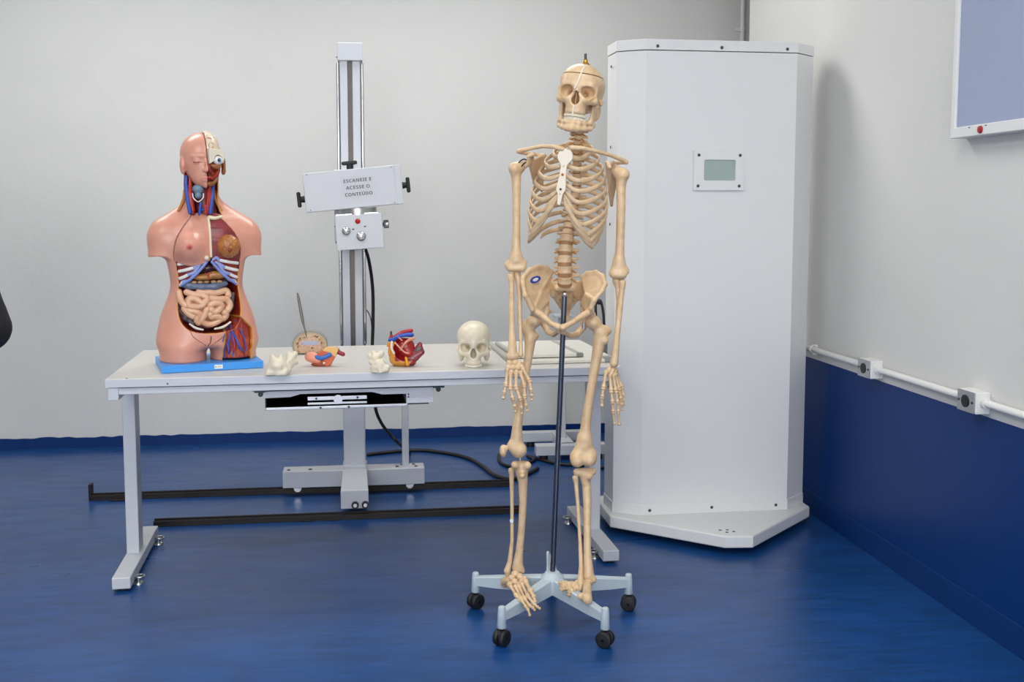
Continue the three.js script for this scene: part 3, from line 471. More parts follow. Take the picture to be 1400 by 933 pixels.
// ---------------------------------------------------------------- skeleton
const SD = 3.36, SX = (755 - CX) * SD / level(755, 836)[2];
const skelAt = (() => { const x = SX, z = SD; return [x * cw + z * sw, 0, -(z * cw - x * sw)]; })();
const PXM = SD / FOCAL;
const K = (px, py, dz = 0) => { const l = level(px, py), t = (SD - dz) / l[2]; return [l[0] * t - SX, EYE + l[1] * t, dz]; };
const kc = (a, b) => cap(K(a[0], a[1], a[2]), K(b[0], b[1], b[2]), a[3] * PXM, b[3] * PXM);
const kk = (k, ...pts) => chain(0.0008, pts.map(p => [...K(p[0], p[1], p[2]), p[3] * PXM]));
const ks = (x, y, z, r) => ball(K(x, y, z), r * PXM);
const kt = (a, b, c, r) => tri(K(...a), K(...b), K(...c), r * PXM);
{
  const S = thing('anatomical_skeleton', 'full-size beige plastic human skeleton hanging from the rolling pole stand', 'skeleton', skelAt, -YAW);
  const bone = (name, f, h = 0.0026, relax = 3) => part(S, name, solid(f, h, paintBone, relax), Mb);
  const tubeBone = (name, pts, r, o) => part(S, name, tint(tube(pts, r, o), paintBone), Mb);
  // skull
  const sk = new THREE.Matrix4().compose(new THREE.Vector3(...K(788.5, 161.5, 0.015)), new THREE.Quaternion().setFromEuler(new THREE.Euler(-0.05, -0.22, -0.13, 'YXZ')), new THREE.Vector3(1.04, 0.93, 1.02));
  const place = g => tint(g.clone().applyMatrix4(sk), paintBone);
  const cran = part(S, 'skull', place(skullLow), Mb);
  part(S, 'skull_cap', place(skullTop), Mb);
  part(cran, 'teeth', merge(teeth(true)).applyMatrix4(sk), Mtooth);
  const jw = part(S, 'mandible', tint(mandible.clone().translate(0, -0.003, -0.001).applyMatrix4(sk), paintBone), Mb);
  part(jw, 'teeth', merge(teeth(false)).translate(0, -0.003, -0.001).applyMatrix4(sk), Mtooth);
  const sv = (x, y, z) => { const v = new THREE.Vector3(x, y, z).applyMatrix4(sk); return [v.x, v.y, v.z]; };
  part(S, 'elastic_cord', tube([sv(0.010, 0.176, 0.022), sv(0.010, 0.162, 0.056), sv(0.007, 0.140, 0.0735), sv(0.003, 0.112, 0.0775), sv(-0.002, 0.097, 0.0785), sv(-0.006, 0.086, 0.079)], 0.0022, { seg: 5, n: 8 }), std(0xe6e1d6, 0.4), 'white elastic cord over the forehead');
  part(S, 'elastic_cord', tube([sv(-0.001, 0.030, 0.078), sv(-0.001, 0.012, 0.0775), sv(-0.001, -0.004, 0.0785)], 0.0022, { n: 8 }), std(0xe6e1d6, 0.4), 'white elastic cord over the teeth');
  for (const s of [-1, 1]) part(S, 'jaw_spring', tube([sv(s * 0.066, 0.100, 0.012), sv(s * 0.060, 0.075, 0.042), sv(s * 0.04, 0.052, 0.066)].slice(s > 0 ? 0 : 0), 0.0013, { n: 6 }), std(0xc9a470, 0.4, 0.4));
  const fin = sv(0.004, 0.178, 0.0);
  part(S, 'finial', xf(lathe([[0, 0], [0.016, 0], [0.014, 0.006], [0.009, 0.010], [0.006, 0.018], [0.007, 0.021], [0, 0.022]]), fin[0], fin[1] - 0.002, fin[2]), std(0xb98a35, 0.35, 0.8), 'brass screw fitting on the crown');
  part(S, 'hook_bolt', cyl(0.004, 0.004, 0.022, fin[0], fin[1] + 0.026, fin[2]), M.screw);

  // spine
  const spine = new THREE.CatmullRomCurve3([[791, 168, -0.022], [791, 182, -0.018], [789, 195, -0.026], [788, 207, -0.042], [788, 225, -0.072], [788, 250, -0.09], [785, 275, -0.082], [779, 300, -0.05], [774, 330, -0.02], [772, 355, -0.006], [772, 378, -0.01], [772, 396, -0.03]].map(p => new THREE.Vector3(...K(...p))));
  const proto = {};
  const vert = kind => proto[kind] ??= (() => {
    const P = { cervical: [0.0125, 0.011, 0.007, 0.026, 0.026], thoracic: [0.0165, 0.015, 0.0092, 0.031, 0.05], lumbar: [0.0245, 0.020, 0.0125, 0.038, 0.055] }[kind], [w, d, h, tp, sp_] = P;
    const body = withB((x, y, z) => { const r = Math.hypot(x / w, (z) / d), a = (r - 1 + 0.12 * (1 - Math.min(1, (y / h) ** 2))) * d; return smax(a, Math.abs(y) - h, 0.004); }, [-w, -h, -d, w, h, d]);
    const T = s => cap([s * w * 0.6, 0.003, -d * 0.9], [s * tp, kind === 'thoracic' ? 0.008 : 0.003, -d - (kind === 'cervical' ? 0.0 : 0.012)], 0.0065, 0.0052);
    return U(0.006, body, T(1), T(-1), cap([w * 0.6, 0.002, -d * 0.6], [w * 0.55, 0.004, -d * 1.6], 0.005), cap([-w * 0.6, 0.002, -d * 0.6], [-w * 0.55, 0.004, -d * 1.6], 0.005), cap([0, 0, -d * 1.8], [0, kind === 'lumbar' ? -0.004 : -0.02, -d - sp_ * 0.75], 0.005, 0.0045),
      cap([w * 0.6, h + 0.004, -d * 1.55], [w * 0.6, -h - 0.004, -d * 1.6], 0.0045), cap([-w * 0.6, h + 0.004, -d * 1.55], [-w * 0.6, -h - 0.004, -d * 1.6], 0.0045));
  })();
  const vgeo = {}; const vsolid = k => vgeo[k] ??= solid(vert(k), 0.0022);
  const len = spine.getLength(), Mdisc = std(0xa07650, 0.6);
  const spots = []; { let u = 0.035; for (let i = 0; i < 24; i++) { const k = i < 7 ? 'cervical' : i < 19 ? 'thoracic' : 'lumbar'; const hh = { cervical: 0.0155, thoracic: 0.0218, lumbar: 0.0325 }[k]; spots.push([u, k, i]); u += hh; } const tot = u; spots.forEach(s => s[0] = 0.03 + (s[0] - 0.035) / (tot - 0.035) * (len - 0.035)); }
  const frameAt = (d, fw) => { const u = Math.min(1, d / len), p = spine.getPointAt(u), t = spine.getTangentAt(u).negate(), z = new THREE.Vector3(...fw); z.addScaledVector(t, -z.dot(t)).normalize(); const x = new THREE.Vector3().crossVectors(t, z); return new THREE.Matrix4().makeBasis(x, t, z).setPosition(p); };
  const face = [-0.26, 0, 0.966];
  spots.forEach(([d, k, i]) => {
    const m = frameAt(d, face), sc = k === 'thoracic' ? 0.82 + 0.03 * (i - 7) : k === 'lumbar' ? 0.93 + 0.02 * (i - 19) : 1;
    part(S, 'vertebra', tint(vsolid(k).clone().applyMatrix4(m.clone().scale(new THREE.Vector3(sc, 1, sc))), paintBone), Mb);
    const nx = spots[i + 1]; const dd = nx ? (d + nx[0]) / 2 : d + 0.016, gap = nx ? nx[0] - d : 0.032, R = { cervical: 0.0118, thoracic: 0.0155, lumbar: 0.0232 }[k] * sc;
    part(S, 'spinal_disc', new THREE.CylinderGeometry(R, R, gap - 2 * { cervical: 0.0066, thoracic: 0.0088, lumbar: 0.0118 }[k] + 0.003, 24).scale(1, 1, 0.84).applyMatrix4(frameAt(Math.min(dd, len), face)), Mdisc);
    if (k !== 'thoracic') for (const s of [-1, 1]) part(S, 'nerve_root', tube([[s * R * 0.8, -0.006, -R * 0.7], [s * R * 1.25, -0.009, -R * 0.6], [s * (R * 1.25 + 0.009), -0.013, -R * 0.35]], [0.0028, 0.0035, 0.0018], { n: 7, seg: 4 }).applyMatrix4(m), NERVE);
  });

  // rib cage, in its own frame: x right, y up from the sternal notch, z towards the chest front
  const thorax = new THREE.Matrix4().compose(new THREE.Vector3(...K(782, 205, -0.02)), new THREE.Quaternion().setFromEuler(new THREE.Euler(0.0, -0.26, -0.075, 'YXZ')), new THREE.Vector3(1, 1, 1));
  const tv = p => { const v = new THREE.Vector3(...p).applyMatrix4(thorax); return [v.x, v.y, v.z]; };
  const upv = new THREE.Vector3(0, 1, 0).transformDirection(thorax).toArray();
  const W = [0.058, 0.083, 0.098, 0.108, 0.115, 0.120, 0.123, 0.123, 0.120, 0.114, 0.104, 0.085], yb = i => 0.022 - 0.0255 * i, ye = [-0.028, -0.062, -0.098, -0.130, -0.165, -0.200, -0.232, -0.262, -0.284, -0.300, -0.300, -0.292];
  const zf = [0.062, 0.086, 0.100, 0.108, 0.110, 0.108, 0.104, 0.096, 0.085, 0.068, 0.02, -0.02], ex = [0.040, 0.050, 0.056, 0.060, 0.064, 0.068, 0.076, 0.088, 0.098, 0.104, 0.104, 0.092];
  const st = [-0.030, -0.056, -0.086, -0.112, -0.132, -0.146, -0.156];
  const Mcart = Mb, paintCart = boneTone(lin('#c7ac88'), lin('#a98a64'));
  const ribEnd = [];
  for (const s of [-1, 1]) for (let i = 0; i < 12; i++) {
    const Y = yb(i), w = W[i], z0 = -0.070, zEnd = zf[i], pts = [], long = i < 10;
    const dip = ye[i] - Y;
    const path = long ? [[0.018, 0, 0], [0.36 * w, 0.004, -0.020], [0.72 * w, 0.10 * dip, -0.020], [0.95 * w, 0.28 * dip, 0.012], [w, 0.50 * dip, 0.052], [0.93 * w, 0.76 * dip, 0.052 + 0.55 * (zEnd - z0 - 0.052)], [(ex[i] + 0.86 * w) / 2, 0.95 * dip, 0.052 + 0.86 * (zEnd - z0 - 0.052)], [ex[i], dip, zEnd - z0]]
      : [[0.018, 0, 0], [0.40 * w, 0.0, -0.016], [0.75 * w, 0.25 * dip, -0.008], [0.97 * w, 0.6 * dip, 0.022], [w * 1.0, 1.0 * dip, 0.052 + (i === 10 ? 0.04 : 0)]];
    const hgt = i === 0 ? 0.0082 : 0.0077, e = path[path.length - 1], E3 = [e[0], Y + e[1], z0 + e[2]];
    const full = path.map(p => [p[0], Y + p[1], z0 + p[2]]);
    if (i < 7) { const y1 = st[i], z1 = 0.083 - 0.28 * (y1 + 0.03); full.push([0.74 * E3[0], E3[1] * 0.90 + y1 * 0.10 - 0.001, E3[2] * 0.6 + Math.max(E3[2], z1) * 0.4 + 0.004], [0.40 * E3[0] + 0.002, E3[1] * 0.48 + y1 * 0.52, Math.max(E3[2], z1) + 0.003 + 0.001 * i], [0.008, y1, z1]); }
    else if (i < 10) { const g = [[0.030, -0.194, 0.126], [0.043, -0.220, 0.121], [0.060, -0.248, 0.113]][i - 7]; full.push([(E3[0] + g[0]) / 2 + 0.006, (E3[1] + g[1]) / 2 - 0.010, (E3[2] + g[2]) / 2 + 0.006], g, [g[0] - 0.014, g[1] + 0.026, g[2] + 0.002]); }
    const crv = new THREE.CatmullRomCurve3(full.map(p => new THREE.Vector3(...tv([s * p[0], p[1], p[2]]))), false, 'centripetal'), per = 5, dense = crv.getPoints((full.length - 1) * per).map(v => [v.x, v.y, v.z]), cutAt = (path.length - 1) * per;
    part(S, 'rib', tint(tube(dense.slice(0, cutAt + 1), [0.0045, hgt, hgt, hgt, hgt * 1.05, long ? hgt * 1.05 : 0.003], { seg: 1, n: 9, flat: 0.5, up: upv }), paintBone), Mb);
    if (i < 10) part(S, 'costal_cartilage', tint(tube(dense.slice(cutAt), [hgt, hgt * 0.98, 0.0064], { seg: 1, n: 9, flat: 0.52, up: upv }), paintCart), Mcart);
  }
  // sternum: pale plate
  { const sh = new THREE.Shape(); const o = [[0, -0.004], [0.013, -0.007], [0.0215, -0.016], [0.0245, -0.027], [0.0225, -0.038], [0.016, -0.047], [0.0105, -0.057], [0.0098, -0.075], [0.0115, -0.100], [0.0145, -0.125], [0.0145, -0.138], [0.0085, -0.150], [0.0065, -0.170], [0.004, -0.184]];
    sh.moveTo(0, -0.007); const pt = [...o, ...o.slice(1).reverse().map(p => [-p[0], p[1]])]; const cv = new THREE.SplineCurve([...pt, pt[0]].map(p => new THREE.Vector2(...p))); 
    const g = new THREE.ExtrudeGeometry(new THREE.Shape(cv.getPoints(90)), { depth: 0.005, bevelEnabled: true, bevelSize: 0.002, bevelThickness: 0.0025, bevelSegments: 3, bevelOffset: -0.002 });
    g.applyMatrix4(new THREE.Matrix4().makeRotationX(0.26 * -1)).translate(0, 0, 0.086).applyMatrix4(thorax);
    const stn = part(S, 'sternum', g, phys(0xd8cfbd, 0.4), 'off-white breastbone plate');
    for (const [y, c, r] of [[-0.086, 0x9a4a22, 0.004], [-0.133, 0x2a2a28, 0.0036], [-0.058, 0xb8a88c, 0.002], [-0.148, 0x9a907c, 0.002]]) part(stn, 'rivet', cyl(r, r, 0.004, 0, y * 0.966, 0.0945 - y * 0.257, Math.PI / 2 - 0.26).applyMatrix4(thorax), std(c, 0.4)); }
  // shoulder girdle and arms (picture positions, dz = metres towards the camera)
  bone('clavicle', kk(0.004, [769, 204, 0.065, 3.6], [758, 201, 0.068, 3.0], [742, 200, 0.052, 2.6], [726, 203, 0.028, 2.6], [709, 207, 0.006, 3.4]));
  bone('clavicle', kk(0.004, [782, 202, 0.068, 3.8], [797, 203, 0.070, 3.2], [815, 207, 0.050, 2.7], [834, 212, 0.020, 2.7], [847, 217, 0.002, 3.2], [856, 222, -0.010, 3.4]));
  bone('scapula', U(0.008, kt([723, 222, -0.01], [744, 212, -0.07], [730, 250, -0.085], 1.5), kt([744, 212, -0.07], [730, 250, -0.085], [741, 262, -0.115], 1.5), kc([709, 208, -0.004, 2.6], [726, 211, -0.035, 2.6]), kc([726, 211, -0.035, 2.6], [746, 213, -0.085, 1.8]), kc([722, 222, -0.008, 5], [718, 226, 0.0, 4.6]), kc([727, 216, -0.02, 3], [729, 211, 0.022, 2.4]), kc([729, 211, 0.022, 2.6], [722, 214, 0.032, 2.6])));
  bone('scapula', U(0.008, kt([839, 228, -0.03], [829, 222, -0.10], [834, 262, -0.105], 1.5), kt([839, 228, -0.03], [834, 262, -0.105], [843, 248, -0.075], 1.6), kt([834, 262, -0.105], [829, 222, -0.10], [836, 281, -0.125], 1.5), kt([834, 262, -0.10], [843, 248, -0.078], [836, 281, -0.125], 1.4), kc([856, 222, -0.012, 2.8], [843, 223, -0.055, 2.6]), kc([840, 229, -0.03, 5], [844, 232, -0.02, 4.6]), kc([838, 222, -0.02, 3], [832, 226, 0.022, 2.6]), kc([832, 226, 0.022, 2.6], [834, 229, 0.03, 2.4])));
  part(S, 'shoulder_strap', [xf(new THREE.TorusGeometry(0.014, 0.0022, 8, 24), ...K(714, 222, 0.0), 1.0, 0.5, 0.2), xf(new THREE.TorusGeometry(0.012, 0.0022, 8, 24), ...K(716, 226, 0.002), 1.2, 0.8, 0.1)], M.black, 'black shoulder clip');
  bone('humerus', U(0.012, ks(711, 228, -0.008, 8), ks(703, 230, 0.006, 7.4), kk(0.01, [705, 233, 0, 8], [706, 246, 0, 6.3], [706, 275, 0, 5.5], [706, 315, 0, 5.3], [705.5, 342, 0.002, 6.2], [705.5, 356, 0.004, 8]), kc([694.5, 362, 0.0, 4.2], [717, 358, 0, 3.6]), kc([698, 367, 0.008, 5.2], [713, 367, 0.008, 5.2]), kc([705.5, 350, 0.002, 6], [697, 363, 0.002, 5]), kc([705.5, 350, 0.002, 6], [714, 363, 0.002, 5])));
  bone('humerus', U(0.012, ks(844, 235, -0.02, 8), ks(853, 238, -0.008, 7.6), kk(0.01, [850, 241, -0.012, 8.4], [849, 256, -0.012, 6.6], [849, 285, -0.01, 6.1], [848, 325, -0.008, 5.9], [847, 350, -0.006, 6.6], [846, 365, -0.004, 8]), kc([838, 374, 0, 4.6], [855, 371, -0.004, 4.6]), kc([840, 376, 0.010, 5.2], [851, 376, 0.012, 6.2]), kc([846, 358, -0.004, 6.5], [839, 372, 0, 5]), kc([846, 358, -0.004, 6.5], [853, 370, -0.002, 5.4])));
  // forearms
  bone('ulna', U(0.006, kk(0.006, [707, 374, -0.006, 5.2], [709, 385, -0.002, 4.2], [710.5, 405, 0.01, 3.6], [711, 440, 0.03, 2.8], [712, 470, 0.048, 2.6], [712, 483, 0.055, 3.4]), ks(712, 486, 0.056, 3.2)));
  bone('radius', U(0.006, kk(0.006, [698, 378, 0.006, 4.8], [699, 383, 0.008, 4.6], [699.5, 390, 0.010, 3.0]), kk(0.006, [699.5, 390, 0.010, 3.4], [699.5, 420, 0.02, 4.1], [700, 455, 0.038, 4.4], [700.5, 475, 0.052, 6.0], [700.5, 487, 0.056, 6.8]), kc([696, 488, 0.057, 4.6], [705, 488, 0.057, 4.6])));
  bone('ulna', U(0.006, kk(0.006, [843, 384, -0.006, 6], [846, 394, -0.006, 5], [847, 412, 0, 4.4], [844.5, 450, 0.008, 3.6], [841, 485, 0.018, 3.0], [839.5, 497, 0.02, 3.6]), ks(839, 500, 0.02, 3.6)));
  bone('radius', U(0.006, kk(0.006, [851, 387, 0.010, 5.2], [851, 392, 0.012, 4.2], [850, 400, 0.012, 3.4]), kk(0.006, [850, 400, 0.012, 3.6], [847, 425, 0.022, 4.2], [844, 455, 0.03, 4.2], [841, 485, 0.032, 5.0], [839.5, 497, 0.032, 6.0])));
  // hands
  const hand = (carpals, fingers) => {
    part(S, 'carpals', solid(U(0.001, carpals.map(c => ks(c[0], c[1], c[2], c[3] * 1.15))), 0.0017, paintBone), Mb);
    fingers.forEach(f => { for (let i = 0; i < f.length - 1; i++) { const A = K(...f[i]), Bq = K(...f[i + 1]), r = (i === 0 ? 3.0 : 3.2 - i * 0.38) * PXM, d = [0, 1, 2].map(k => Bq[k] - A[k]), q = t => [0, 1, 2].map(k => A[k] + d[k] * t); tubeBone(i === 0 ? 'metacarpal' : 'phalanx', [q(0.06), q(0.3), q(0.7), q(0.94)], [r * 1.25, r * 0.8, r * 0.72, r * 1.2], { seg: 4, n: 8 }); } });
  };
  hand([[697, 497, 0.062, 4.2], [704, 496, 0.062, 4], [710, 497, 0.06, 3.6], [695, 503, 0.068, 3.6], [702, 503, 0.07, 3.6], [708, 503, 0.068, 3.8], [713, 502, 0.064, 3.2], [699, 509, 0.072, 3], [706, 509, 0.072, 3]], [
    [[694, 504, 0.07], [691.5, 527, 0.085], [689.5, 537, 0.09], [688.5, 545, 0.09]],
    [[698, 510, 0.072], [698, 531, 0.092], [701, 545, 0.098], [703.5, 556, 0.096], [704.5, 563, 0.092]],
    [[705.5, 510, 0.072], [705.5, 531, 0.094], [711.5, 546, 0.102], [713, 558, 0.1], [713.7, 566, 0.096]],
    [[711, 508, 0.070], [717, 528, 0.09], [717.5, 543, 0.098], [719.5, 555, 0.096], [720.8, 562, 0.092]],
    [[714, 503, 0.066], [724, 521, 0.08], [726, 534, 0.086], [726.8, 541, 0.085], [727.2, 547, 0.082]]]);
  hand([[833, 505, 0.03, 3.4], [838, 506, 0.028, 3.6], [842, 507, 0.024, 3.2], [831, 509, 0.036, 3.2], [836, 511, 0.034, 3.2], [840.5, 512, 0.03, 3]], [
    [[829, 507, 0.045], [825, 531, 0.062], [823.5, 543, 0.066], [823, 556, 0.064]],
    [[833.5, 512, 0.036], [835.7, 535, 0.05], [837.5, 550, 0.055], [838.3, 563, 0.054], [840.5, 581, 0.05]],
    [[838.5, 512, 0.032], [842, 535, 0.04], [844.3, 550, 0.044], [845, 563, 0.042], [847, 582, 0.038]],
    [[841, 511, 0.026], [846.5, 532, 0.03], [849, 545, 0.034], [850, 553, 0.032], [850.5, 561, 0.03]],
    [[842, 510, 0.018], [850, 530, 0.018], [852, 541, 0.02], [852.5, 548, 0.02], [852.6, 554, 0.02]]]);
  // pelvis
  const hipL = U(0.007, [[[754, 372, -0.055], [747, 366, -0.045]], [[747, 366, -0.045], [736, 365, -0.02]], [[736, 365, -0.02], [724, 369, 0.01]], [[724, 369, 0.01], [715, 379, 0.035]], [[715, 379, 0.035], [714.5, 388, 0.05]], [[714.5, 388, 0.05], [718, 404, 0.06]]].map(([a, b]) => kc([...a, 2.7], [...b, 2.7])),
    U(0.0006, [[[754, 372, -0.055], [747, 366, -0.045]], [[747, 366, -0.045], [736, 365, -0.02]], [[736, 365, -0.02], [724, 369, 0.01]], [[724, 369, 0.01], [715, 379, 0.035]], [[715, 379, 0.035], [714.5, 388, 0.05]], [[714.5, 388, 0.05], [718, 404, 0.06]]].map(([a, b]) => kt(a, b, [738, 400, -0.008], 1.5)),
    kt([754, 372, -0.055], [751, 392, -0.06], [738, 400, -0.008], 2.2), kt([751, 392, -0.06], [747, 412, -0.03], [738, 400, -0.008], 2.6), kt([718, 404, 0.06], [728, 424, 0.045], [738, 400, -0.008], 2.2), kt([747, 412, -0.03], [734, 427, 0.02], [738, 400, -0.008], 3.6), kt([728, 424, 0.045], [734, 427, 0.02], [738, 400, -0.008], 3.4)),
    kk(0.006, [718, 404, 0.06, 3], [727, 422, 0.05, 3.6]), kc([734, 428, 0.02, 7], [731, 431, 0.014, 7]),
    kk(0.006, [734, 427, 0.035, 5], [744, 434, 0.062, 4.2], [754, 443, 0.080, 3.6], [763, 447, 0.088, 4.2]), kc([763, 447, 0.088, 4], [763.5, 453, 0.078, 3.6]),
    kk(0.006, [736, 432, 0.0, 6], [744, 444, -0.012, 4.6], [750, 454, 0.0, 4.4], [757, 458, 0.03, 3.4], [763, 453, 0.07, 3.2]), kk(0.006, [747, 412, -0.035, 4], [747, 425, -0.04, 4.2], [744, 440, -0.02, 4.4]), kc([747, 424, -0.042, 3.4], [754, 427, -0.055, 2]));
  bone('hip_bone', cut(0.004, hipL, ks(726, 438, 0.016, 9.5)), 0.0026, 45);
  const crestR = [[796, 379, -0.075], [803, 374, -0.07], [815, 372.5, -0.055], [824, 378, -0.03], [827.5, 389, -0.005], [823, 398, 0.018], [812, 411, 0.035]];
  const hipR = U(0.007, crestR.slice(1).map((b, i) => kc([...crestR[i], 2.7], [...b, 2.8])), U(0.0006, crestR.slice(1).map((b, i) => kt(crestR[i], b, [802, 404, -0.03], 1.5)),
    kt([796, 379, -0.075], [798, 395, -0.085], [802, 404, -0.03], 2.2), kt([798, 395, -0.085], [797, 414, -0.05], [802, 404, -0.03], 2.8), kt([797, 414, -0.05], [806, 428, 0.0], [802, 404, -0.03], 3.6), kt([812, 411, 0.035], [806, 428, 0.0], [802, 404, -0.03], 3.2)),
    kk(0.006, [812, 411, 0.035, 3], [808, 422, 0.03, 3.8]), kc([806, 429, -0.002, 7], [808, 432, -0.008, 7]),
    kk(0.006, [806, 427, 0.016, 5], [795, 433, 0.044, 4.4], [783, 441, 0.070, 3.6], [770, 448, 0.086, 4.2]), kc([769, 448, 0.086, 4], [769, 454, 0.076, 3.6]),
    kk(0.006, [802, 434, -0.02, 6], [797, 448, -0.035, 5], [788, 458, -0.02, 4.6], [778, 459, 0.02, 3.6], [769.5, 454, 0.07, 3.2]), kk(0.006, [797, 412, -0.055, 4], [797, 425, -0.06, 4.2], [799, 440, -0.04, 4.4]));
  bone('hip_bone', cut(0.004, hipR, ks(811, 441, -0.012, 9.5)), 0.0026, 45);
  part(S, 'pubic_symphysis', xf(new THREE.SphereGeometry(0.006, 12, 10), ...K(766.5, 449.5, 0.087), 0, 0, 0, [0.7, 1.6, 1]), Mdisc);
  const sacH = [[770, 402, -0.052, 1.3], [779, 401, -0.054, 1.3]];
  bone('sacrum', U(0.008, kc([763, 393, -0.032, 6.5], [782, 393, -0.034, 6.5]), kt([752, 383, -0.062], [765, 392, -0.04], [756, 404, -0.068], 3.6), kt([795, 386, -0.082], [780, 392, -0.042], [792, 408, -0.084], 3.6), kt([756, 402, -0.068], [765, 395, -0.05], [770, 424, -0.10], 3.2), kt([792, 404, -0.084], [781, 395, -0.05], [777, 424, -0.10], 3.2), kt([765, 395, -0.05], [781, 395, -0.05], [773.5, 426, -0.098], 3.6), kk(0.004, [774, 424, -0.10, 4.5], [776, 433, -0.098, 3], [777, 441, -0.088, 2.2])));
  for (const [x, y, z] of [[764.5, 402, -0.047], [783, 402, -0.052], [766, 410, -0.06], [785, 407, -0.06], [784, 412, -0.066]]) part(S, 'nerve_root', xf(new THREE.SphereGeometry(0.0035, 10, 8), ...K(x, y, z)), NERVE);
  { // oval maker's badge on the hip bone
    const c = K(732, 382.5, 0.012), e = (a, b, d) => { const s = new THREE.Shape(); s.absellipse(0, 0, a, b, 0, 2 * Math.PI); return new THREE.ExtrudeGeometry(s, { depth: d, bevelEnabled: false, curveSegments: 28 }); };
    const m = new THREE.Matrix4().compose(new THREE.Vector3(...c), new THREE.Quaternion().setFromEuler(new THREE.Euler(-0.15, 0.42, 0.32, 'YXZ')), new THREE.Vector3(1, 1, 1));
    const b = part(S, 'badge', e(0.0195, 0.0105, 0.001).applyMatrix4(m), std(0x1d2f86, 0.35), 'blue oval badge with pale centre');
    part(b, 'badge_centre', e(0.0105, 0.0048, 0.0016).applyMatrix4(m), std(0xcbc3bd, 0.4));
  }
  // legs
  bone('femur', U(0.014, ks(731, 438, 0.006, 10), kc([730, 439, 0.004, 6], [722, 450, -0.004, 6.5]), ks(719, 444, -0.014, 6.5), ks(733, 459, -0.004, 4), kk(0.012, [722, 450, -0.004, 8.5], [725, 464, 0, 8], [723, 485, 0.004, 6], [717, 520, 0.01, 5.5], [711, 555, 0.02, 5.8], [707, 585, 0.026, 6.8], [706, 602, 0.026, 8.5]), kc([700, 610, 0.03, 7], [707, 615, 0.022, 10]), ks(710, 616, 0.034, 10), ks(711, 615, -0.002, 9.5)), 0.003);
  bone('patella', U(0.004, ell(K(688, 617, 0.03), [0.012, 0.021, 0.018]), ks(692, 613, 0.03, 4)));
  bone('tibia', U(0.010, kc([704, 636, 0.03, 5.5], [720, 636, 0.0, 5.5]), kc([706, 637, -0.002, 5.5], [721, 637, 0.03, 5.5]), ks(714, 651, 0.04, 4), kk(0.01, [713, 643, 0.012, 9], [715, 660, 0.014, 6.4], [715, 690, 0.012, 5.2], [713, 725, 0.008, 5], [710, 755, 0.004, 5.4], [708, 770, 0.002, 7], [708, 776, 0.002, 8]), ks(713, 781, 0.004, 4.6)), 0.003);
  bone('fibula', kk(0.006, [699, 644, -0.012, 4.6], [699.5, 650, -0.01, 3.4], [700, 690, -0.006, 2.6], [700, 740, -0.004, 2.6], [697, 768, -0.004, 3.4], [693.5, 781, -0.002, 4.8], [694, 787, -0.002, 3.6]));
  part(S, 'leg_pin', cyl(0.006, 0.006, 0.012, ...K(699.5, 712, -0.002), Math.PI / 2), std(0xd8dadb, 0.3, 0.6));
  part(S, 'knee_hinge', [cyl(0.006, 0.006, 0.03, ...K(711, 626, 0.01)), cyl(0.006, 0.006, 0.03, ...K(799, 648, -0.012))], M.steel);
  bone('femur', U(0.014, ks(811, 441, -0.012, 10), kc([811, 441, -0.012, 6.4], [822, 452, -0.016, 7]), ks(830, 452, -0.02, 6.5), ks(828, 466, 0.0, 4.4), kk(0.012, [821, 456, -0.014, 9], [818, 476, -0.012, 8], [812, 510, -0.01, 6.4], [806, 545, -0.008, 6.2], [801, 580, -0.008, 7], [799, 608, -0.008, 9.5]), ks(789, 630, 0.012, 9.5), ks(806, 629, 0.010, 9.5), kc([788, 624, -0.012, 8], [808, 622, -0.014, 8]), kc([799, 600, -0.008, 8.5], [789, 624, 0, 8]), kc([799, 600, -0.008, 8.5], [807, 622, -0.004, 8])), 0.003);
  bone('tibia', U(0.010, kc([789, 646, -0.006, 5.5], [810, 645, -0.008, 5.5]), ks(806, 652, 0.006, 4.5), kk(0.01, [800, 650, -0.01, 8], [802, 664, -0.01, 6.6], [803, 690, 0.006, 5.8], [803, 725, 0.03, 5.2], [803, 755, 0.05, 5.4], [804, 776, 0.064, 7.2], [804, 787, 0.07, 8.4]), ks(811, 793, 0.075, 4.8)), 0.003);
  bone('fibula', kk(0.006, [786.5, 654, 0.0, 4.4], [787.5, 660, 0.002, 3.2], [790, 690, 0.016, 2.6], [793, 740, 0.042, 2.6], [794.5, 775, 0.075, 3.2], [793.5, 797, 0.092, 4.6], [793, 805, 0.096, 3.8]));
  // feet
  bone('calcaneus', U(0.008, kc([690, 795, -0.01, 5.8], [698, 795, 0.03, 6]), ks(690, 799, -0.015, 5.4)), 0.0024);
  bone('tarsals', U(0.0015, ks(705, 786, 0.014, 6.8), ks(700, 791, 0.035, 5.4), ks(711, 789, 0.04, 5), ks(704, 796, 0.055, 5), ks(697, 800, 0.055, 4.6), ks(713, 795, 0.06, 4), ks(717, 792, 0.055, 4.2), ks(708, 800, 0.068, 4)), 0.002);
  const toes = list => list.forEach(f => { for (let i = 0; i < f.length - 1; i++) { const A = K(...f[i]), Bq = K(...f[i + 1]), r = (i === 0 ? 2.8 : 2.7 - i * 0.28) * PXM * (f.big ? 1.35 : 1), q = t => [0, 1, 2].map(k => A[k] + (Bq[k] - A[k]) * t); tubeBone(i === 0 ? 'metatarsal' : 'toe_bone', [q(0.05), q(0.3), q(0.7), q(0.95)], [r * 1.3, r * 0.8, r * 0.75, r * 1.25], { seg: 4, n: 8 }); } });
